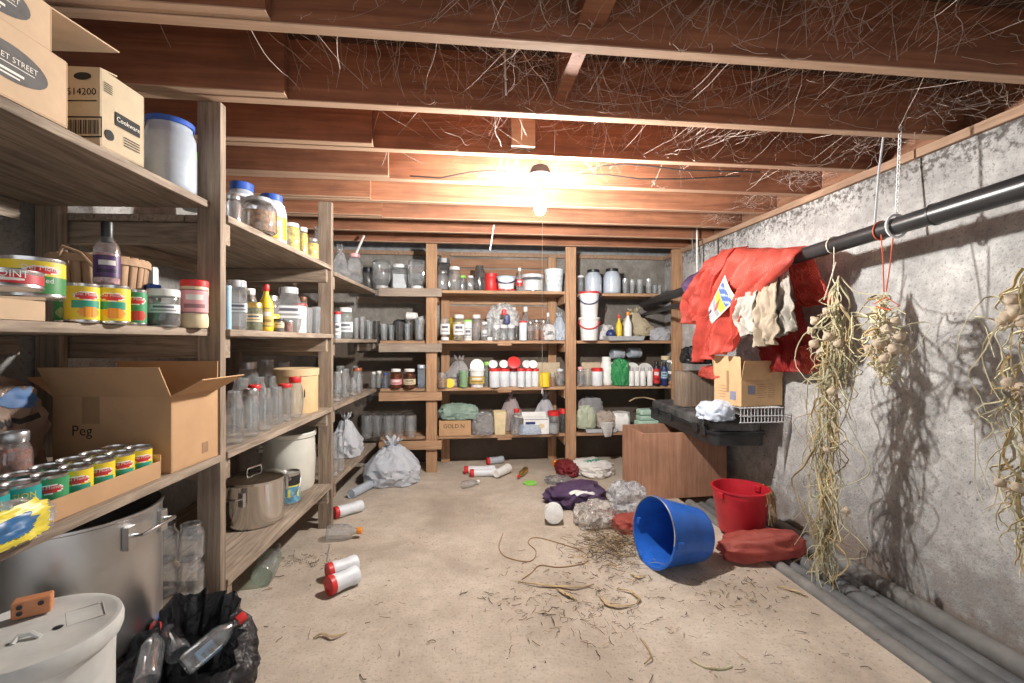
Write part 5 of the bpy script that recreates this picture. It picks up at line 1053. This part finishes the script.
# ------------------------------------------------------------------ plywood box, case, carton, rack
PLY=wood('plywood',(.32,.15,.085),(.55,.31,.20),'z',.8,5,(.16,.08,.05),.5)
A=Vector((1.446,3.534,0)); w,dp,h=.74,.42,.535; bx=thing('wooden_box','large open-topped plywood box standing on the floor under the black case','box',A,.05)
t=.016
for nm,lo,hi in (('front_panel',(0,0,0),(w,t,h)),('back_panel',(0,dp-t,0),(w,dp,h)),('side_panel',(0,t,0),(t,dp-t,h)),('side_panel',(w-t,t,0),(w,dp-t,h)),('bottom_panel',(t,t,.01),(w-t,dp-t,.026))): obj(nm,MB().box(lo,hi),PLY,bx,smooth=False,bev=.002)
CASE=solid('case_black',(.022,.023,.025),.42,0,.35,.5,10,.2); CASEL=solid('case_dusty',(.10,.10,.10),.6,0,.5,.3,8,.2)
cs=thing('storage_case','long black hard plastic case lying across the plywood box','case',Vector((1.99,3.67,.538)),-.045); CW,CL=.385,1.25
def rbox(w,l,z0,z1,rd,mat,name,taper=0):
    m=MB(); rings=[]
    for (s,z) in ((0,z0),(.0,z0+.012),(0,z1-.018),(taper*.5,z1-.006),(taper,z1)):
        ring=[]
        for cx,cy,a0 in ((1,1,0),(-1,1,PI/2),(-1,-1,PI),(1,-1,1.5*PI)):
            for k in range(6):
                a=a0+PI/2*k/5; ring.append((cx*(w/2-rd-s)+rd*cos(a),cy*(l/2-rd-s)+rd*sin(a),z))
        rings.append(ring)
    vs=[p for r_ in rings for p in r_]; n=24; fs=[]
    for i in range(len(rings)-1):
        for k in range(n): fs.append((i*n+k,i*n+(k+1)%n,(i+1)*n+(k+1)%n,(i+1)*n+k))
    fs.append(tuple(range(n-1,-1,-1))); fs.append(tuple((len(rings)-1)*n+k for k in range(n))); m.add(vs,fs); return obj(name,m,mat,cs,ang=.6)
rbox(CW,CL,0,.075,.05,CASE,'base'); rbox(CW+.02,CL+.02,.078,.10,.055,CASE,'rim'); clid=rbox(CW-.02,CL-.02,.103,.175,.05,CASEL,'lid',.03)
for y in (-.5,-.38,.1,.4): obj('latch',MB().box((-CW/2-.022,y-.035,.055),(-CW/2-.010,y+.035,.125)),CASE,cs,smooth=False,bev=.004)
for k in range(4): obj('rib',MB().box((-CW/2+.05+k*.08,-CL/2+.08,.174),(-CW/2+.075+k*.08,CL/2-.08,.181)),CASEL,clid,smooth=False,bev=.003)
zt=.538+.182
p=P(697,400,4.02); bl=thing('wood_block','rough weathered wooden block standing on the far half of the black case','block',Vector((p.x-.02,p.y,zt)),.10)
obj('block',MB().grid(lambda u,v:( (.165+.012*fnoise((cos(2*PI*u)*2,sin(2*PI*u)*2,v*2)))*max(-1,min(1,1.3*cos(2*PI*u+.8))), .09*max(-1,min(1,1.3*sin(2*PI*u+.8))), .30*v),40,12,0,True).add([(-.16,-.09,.30),(.16,-.09,.30),(.16,.09,.30),(-.16,.09,.30)],[(0,1,2,3)]),W_RZ,bl,ang=.5)
# dish rack and carton
R0=P(753,404,3.12); rk=thing('wire_rack','white wire rack under the open carton on the black case','rack',Vector((R0.x+.055,R0.y+.14,zt)),.0); m=MB(); hh=.105
for k in range(13):
    x=-.15+k*.025; m=MB().tube([(x,-.15,0.004),(x,-.15,hh),(x,.12,hh)],.0028,5); obj('tine',m,M('lgrey'),rk)
for z,y in ((.006,-.15),(.05,-.15),(hh,-.15),(hh,.12)): obj('rail',MB().tube([(-.16,y,z),(.16,y,z)],.0035,6),M('lgrey'),rk)
for x in (-.15,.15): obj('leg',MB().tube([(x,.12,hh),(x,.12,.003)],.0035,6),M('lgrey'),rk)
cw=.26; rz_=.30
o=Vector((R0.x,R0.y,zt+hh+.005)); cb=carton('cardboard_box','open tan carton with raised flaps and blue print on the wire rack','box',Vector((R0.x+.075,R0.y+.175,zt+hh+.005)),.35,.27,.185,.16,[('front',12,.135),('left',2,.16),('right',70,.05),('back',10,.13)],solid('tan_cardboard',(.60,.40,.22),.85,0,.06,.2))
m=MB(); F1=T(0,-.1362,0)
label_rect(m,F1,-.12,.085,-.06,.145); obj('print_panel',m,solid('print_bluegrey',(.22,.23,.32),.8),cb,smooth=False)
m=MB()
for k in range(7): label_rect(m,F1,-.04+.004*(k%2),.06+k*.015,.02+.01*(k%3),.063+k*.015); label_rect(m,F1,.05,.06+k*.015,.10+.008*(k%2),.063+k*.015)
for k in range(5): label_rect(m,T(-.1767,0,0)@rotz(-PI/2),-.08,.05+k*.02,-.01,.053+k*.02)
obj('print_lines',m,solid('print_brown',(.30,.18,.1),.8),cb,smooth=False); m=MB(); label_rect(m,T(-.177,0,0)@rotz(-PI/2),.03,.04,.085,.10); obj('print_panel',m,solid('print_bluegrey',(.22,.23,.32),.8),cb,smooth=False)
m=MB(); label_rect(m,T(-.177,0,0)@rotz(-PI/2),-.005,.09,.02,.33); obj('tape',m,solid('brown_tape',(.36,.22,.12),.35),cb,smooth=False)
p=P(716,409,3.28); tag(obj('rag',blob(.20,.20,.145,141,.30,2.4,4,.4),solid('pale_rag',(.55,.62,.72),.9,0,.08,.2,20,.3),None,Vector((p.x,p.y,zt)),.3,ang=1.4),'crumpled pale blue-white rag on the near end of the black case','rag')
p=PX(742,392,1.96); 
# ------------------------------------------------------------------ buckets and bags on the floor
def bucket(name,label,p,r,h,mt,rot,group):
    b=thing(name,label,'bucket',p,0,group); b.rotation_euler=rot; k=.76
    obj('body',MB().lathe([(0,.006),(r*k*.96,.004),(r*k,0),(r*(k+.02),.01),(r*.975,h-.05),(r*.985,h-.045),(r*.985,h-.012),(r*1.03,h-.01),(r*1.03,h),(r*.965,h),(r*.94,h-.04),(r*(k-.02),.016),(0,.014)],44),mt,b)
    for s in (-1,1): obj('ear',MB().box((s*r*.96-.02,-.022,h-.055),(s*r*.96+.02,.022,h-.012)),mt,b,smooth=False,bev=.006)
    return b
BLU=solid('blue_plastic',(.02,.13,.55),.38,0,.18,.5,7); REDP=solid('red_plastic',(.52,.02,.035),.4,0,.15,.5,7)
c=fl(653,566); yaw=.20; r=.192; h=.305; k=.76; tp=math.atan2(r*1.03-r*k,h)   # lies on rim and base edge
ax=Vector((cos(yaw)*cos(tp),sin(yaw)*cos(tp),sin(tp)*-1))
# mouth towards -x: local +z (mouth) points to (-cos,-sin), tilted so that the flank rests on the floor
mz=Vector((-cos(yaw)*cos(tp),-sin(yaw)*cos(tp),math.sin(tp))); rimc=Vector((c.x,c.y,0))+Vector((0,0,r*1.03*cos(tp)))-Vector((cos(yaw),sin(yaw),0))*0.0
q=mz.to_track_quat('Z','Y'); bo=bucket('bucket','blue plastic bucket lying on its side on the floor',rimc-mz*h,r,h,BLU,q.to_euler(),'plastic buckets by the plywood box')
obj('bail_handle',MB().tube([(r*1.01*cos(a),r*1.04*abs(sin(a))*.97,h+.004-.03*abs(sin(a))*0) for a in [PI*j/20 for j in range(21)]],.0035,6),M('zinc'),bo)
rb=fl(752,537,.028); rr=bucket('bucket','red plastic bucket standing upright on the floor pipes',Vector((rb.x,rb.y+.12,.027)),.178,.285,REDP,(0,0,.3),'plastic buckets by the plywood box')
m=MB(); rnd=random.Random(8)
for j in range(70):
    a=rnd.uniform(-1.3,.3); z=.29; p0=Vector((.182*cos(a),.182*sin(a),.285)); L=rnd.uniform(.05,.2); m.tube([p0+Vector((-.01*cos(a),-.01*sin(a),-.01)),p0+Vector((0,0,.006)),p0+Vector((.02*cos(a),.02*sin(a),-L*.5)),p0+Vector((.02*cos(a)+rnd.gauss(0,.012),.02*sin(a)+rnd.gauss(0,.012),-L))],rnd.uniform(.0008,.002),3,0,False)
o=obj('dried_roots',m,STRAW2,None,rr.location+Vector((0,0,.002)),0); tag(o,'tangle of dried roots hanging over the rim of the red bucket','roots',None,'stuff')
p=fl(768,558,.02); tag(obj('mesh_bag',blob(.54,.22,.13,151,.16,2.0),netmat('red_netting_light',(.60,.13,.10),.15,70),None,Vector((p.x,p.y+.06,.018)),.10,ang=1.4),'red mesh bag lying flat across the floor pipes before the red bucket','bag')
m=MB(); p=fl(630,529); tag(obj('mesh_bag',blob(.20,.18,.10,152,.3,2.6),netmat('red_netting_light',(0,0,0)),None,Vector((p.x,p.y,.0)),0,ang=1.4),'small red net scrap tucked behind the mouth of the blue bucket','bag')
p=fl(580,505); tag(obj('mesh_bag',blob(.44,.30,.15,153,.26,2.2),PUR,None,Vector((p.x-.02,p.y+.08,0)),.35,ang=1.4),'purple mesh bag crumpled on the floor behind the round white cap','bag')
p=fl(582,500,.1); o=sheet(lambda u,v:((u-.5)*.17,(v-.5)*.10,.012*sin(u*5)+.01*sin(v*6)),12,10,M('white'),'label_sheet',None,Vector((p.x,p.y,.155)),.4,.002); tag(o,'white torn label lying on top of the purple mesh bag','label')
p=fl(595,524); bag('plastic_bag','clear plastic bag of scraps in front of the purple mesh bag','bag',Vector((p.x,p.y,0)),.25,.20,.17,filmmat('clear_scrap_film',(.93,.90,.86),.42,.9,(.95,.90,.84)),155,.2,False,.3,1.5)
p=fl(628,512); bag('plastic_bag','bluish clear bag leaning against the plywood box','bag',Vector((p.x,p.y+.03,0)),.22,.22,.23,filmmat('bluish_clear_film',(.92,.94,.97),.42,.9,(.90,.94,.98)),156,.2,False,.3,1.5)
c=fl(556,527); lying('tub','white round tub lying on its side with its base facing the camera',(c.x-.01,c.y+.02),.064,.085,1.42,-.12,'cyl',.012,None,'tub',body='white',lid='white')
p=fl(593,474); o=bag('paper_bag','white paper sack with green print on the floor left of the plywood box','bag',Vector((p.x,p.y+.02,0)),.34,.40,.14,solid('white_paper',(.70,.69,.66),.85,0,.06,.2,20,.2),157,.5,False,.15,1.8)
decal(o,'green_print',lambda c,n:n.z>.3 and abs(c.y+.03)<.03 and abs(c.x)<.11 and int((c.x+.2)*90)%3>0,solid('print_green',(.05,.32,.22),.7))
p=fl(567,474); tag(obj('mesh_bag',blob(.18,.30,.13,158,.28,2.4),netmat('maroon_netting',(.35,.04,.05),.2,70),None,Vector((p.x,p.y+.02,0)),0,ang=1.4),'maroon red netting left of the white paper sack','bag')
p=fl(558,482); tag(obj('plastic_wrap',blob(.20,.14,.06,159,.35,3.0),filmmat('clear_film'),None,Vector((p.x,p.y,0)),0,ang=1.4),'clear plastic scrap on the floor left of the paper sack','plastic')
# ------------------------------------------------------------------ left half of the floor
p=fl(382,489); bag('plastic_bag','large grey-white tied bag slumped on the floor before the back rack','bag',Vector((p.x+.06,p.y+.20,0)),.49,.42,.40,bagmat('pale_bag_film',(.64,.68,.74),.0,.4,.4),161,.1,True,.14,1.5,.16,None,.55,5,.45)
def fb(x0,y0,x1,y1,r,name,cat,label,kind,**k):
    """bottle lying on the floor from base pixel to cap pixel"""
    a=fl(x0,y0); b=fl(x1,y1); d=b-a; return lying(name,label,(a.x,a.y),r,d.length,math.atan2(d.y,d.x),0,kind,0,k.pop('group','bottles lying on the floor'),cat,**k)
RW=dict(body='milk',lid='red',lidh=.03)
fb(357,571,327,581,.045,'bottle','bottle','farther of two white red-capped bottles lying side by side on the floor','shaker',**RW)
fb(357,583,328,596,.047,'bottle','bottle','nearer of two white red-capped bottles lying side by side on the floor','shaker',**RW)
fb(362,511,334,519,.042,'bottle','bottle','white red-capped bottle lying beside the second post foot','shaker',**RW)
fb(370,489,351,499,.038,'bottle','bottle','cloudy capless bottle lying before the grey-white bag','cyl',body='m')
fb(327,540,362,538,.048,'bottle','bottle','clear plastic bottle with orange cap lying left on the floor','bottle',body='p',lid='orange')
fb(262,588,277,556,.058,'bottle','bottle','empty clear glass bottle lying half under the left rack','bottle',body='g')
fb(495,473,464,474,.037,'bottle','bottle','red-capped bottle lying farthest left before the back rack','shaker',body='milk',lid='red')
fb(498,476,470,477,.036,'bottle','bottle','white red-capped bottle lying alongside another before the back rack','shaker',body='milk',lid='red')
fb(503,463,487,465,.038,'bottle','bottle','red-capped cloudy bottle lying behind the pair near the back rack','shaker',body='m',lid='red')
fb(508,473,495,478,.05,'cup','cup','white cup lying on its side right of the red-capped pair','tumbler',body='white',cat_=None) if False else fb(496,479,508,473,.046,'cup','cup','white cup lying on its side right of the red-capped pair','tumbler',body='white')
fb(462,489,479,485,.032,'bottle','bottle','small clear bottle lying alone in the middle of the far floor','bottle',body='p',lid='white')
fb(526,472,518,480,.028,'bottle','bottle','small yellow-brown bottle with red cap on the far floor','bottle',body='gold',lid='red')
p=fl(530,484); q=thing('lid_disc','bright green lid lying flat on the floor','lid',p,0); obj('disc',MB().lathe([(0,0),(.055,0),(.06,.004),(.06,.016),(.052,.018),(0,.016)],26),M('lime'),q)
fb(553,466,561,465,.03,'bottle','bottle','small orange bottle lying by the right middle post foot','cyl',body='orange',lid='orange')
# string, leaves, crumbs
def floor_line(name,label,cat,pts,r,mt,group=None,z=.004):
    q=[fl(x,y) for x,y in pts]; c=q[0].copy(); 
    sm=[]
    for i in range(len(q)-1):
        for j in range(4):
            t=j/4; p0=q[max(0,i-1)]; p1=q[i]; p2=q[i+1]; p3=q[min(len(q)-1,i+2)]
            sm.append(.5*((2*p1)+(p2-p0)*t+(2*p0-5*p1+4*p2-p3)*t*t+(3*p1-p0-3*p2+p3)*t**3)-c+Vector((0,0,z)))
    sm.append(q[-1]-c+Vector((0,0,z))); return tag(obj(name,MB().tube(sm,r,5),mt,None,c),label,cat,group)
floor_line('string','long thin brown string curling over the middle of the floor','string',[(503,534),(499,548),(507,558),(530,562),(536,552),(528,543),(536,538),(560,544),(584,553),(586,563),(560,568),(540,566),(532,573),(522,580)],.003,solid('string_brown',(.34,.20,.09),.8))
floor_line('string','short curled wire on the floor below the orange-capped bottle','string',[(330,545),(328,555),(327,562)],.003,solid('wire_grey',(.3,.28,.25),.7))
floor_line('twig','long pale stem lying across the slab near the floor pipes','twig',[(690,660),(705,668),(722,670),(732,667)],.004,STRAW,'dry stems on the floor')
DRY=solid('dry_leaf',(.50,.38,.22),.75,0,.25,.2,12)
def leaf(label,pts,w):
    q=[fl(x,y) for x,y in pts]; c=q[0].copy(); n=len(q)-1
    def fn(u,v):
        t=u*n; i=min(int(t),n-1); f=t-i; p=q[i].lerp(q[i+1],f)-c; d=(q[i+1]-q[i]).normalized(); nrm=Vector((-d.y,d.x,0)); ww=w*sin(PI*min(.98,max(.04,u)))
        return p+nrm*((v-.5)*ww*.62)+Vector((0,0,.004+.006*abs(v-.5)*2+.006*sin(u*7)**2))
    o=obj('dry_leaf',MB().grid(fn,16,4),DRY,None,c,sol=.0012,ang=1.4); tag(o,label,'leaf','dried leaves on the floor')
for lb,pts,w in (('dried leaf strip with long tail left of the debris patch',[(518,583),(540,587),(560,588),(575,590),(594,586)],.030),('broad pale dried leaf below the long leaf strip',[(556,590),(566,596),(577,602)],.035),('curled dried leaf in the middle of the debris patch',[(599,597),(606,606),(618,609),(635,606)],.035),('hooked dried leaf right of the curled one',[(617,590),(632,594),(640,601),(636,606)],.026),('dried curled leaf alone on the left floor',[(313,640),(322,636),(333,640),(347,634)],.024),('small dried leaf near the bottom right slab edge',[(777,588),(792,592),(808,598)],.022),('dried leaf sliver below the blue bucket',[(630,576),(638,579),(646,577)],.022),('thin dried leaf low in the middle of the floor',[(640,640),(648,650),(652,660),(644,666)],.012)): leaf(lb,pts,w)
rnd=random.Random(12); m=MB()
def bit(x,y,L,r,z=.003):
    c=fl(x,y); a=rnd.random()*PI*2; p=[]
    for j in range(4): p.append(Vector((c.x+cos(a)*L*(j/3-.5)+rnd.gauss(0,L*.08),c.y+sin(a)*L*(j/3-.5)+rnd.gauss(0,L*.08),z+rnd.random()*.008)))
    m.tube(p,r,3,0 if rnd.random()<.7 else 1,False)
for k in range(300): bit(min(760,max(440,rnd.gauss(575,48))),min(680,max(500,rnd.gauss(600,20))),rnd.uniform(.01,.06),rnd.uniform(.0005,.0017))
for k in range(620): bit(rnd.gauss(612,20),rnd.gauss(548,11),rnd.uniform(.02,.10),rnd.uniform(.0008,.002),rnd.uniform(.002,.05))
for k in range(130): bit(rnd.uniform(240,900),rnd.uniform(560,682),rnd.uniform(.005,.05),rnd.uniform(.0006,.0022))
for k in range(90): bit(rnd.gauss(735,25),rnd.gauss(590,12),rnd.uniform(.01,.05),rnd.uniform(.0008,.002))
for k in range(90): bit(rnd.gauss(300,18),rnd.gauss(562,4),rnd.uniform(.01,.03),rnd.uniform(.0008,.002))
o=obj('debris',m,[solid('dead_plant',(.16,.11,.075),.9,0,.4,.1,9),STRAW2]); tag(o,'scattered dry plant crumbs and stalks covering the concrete floor','debris',None,'stuff')
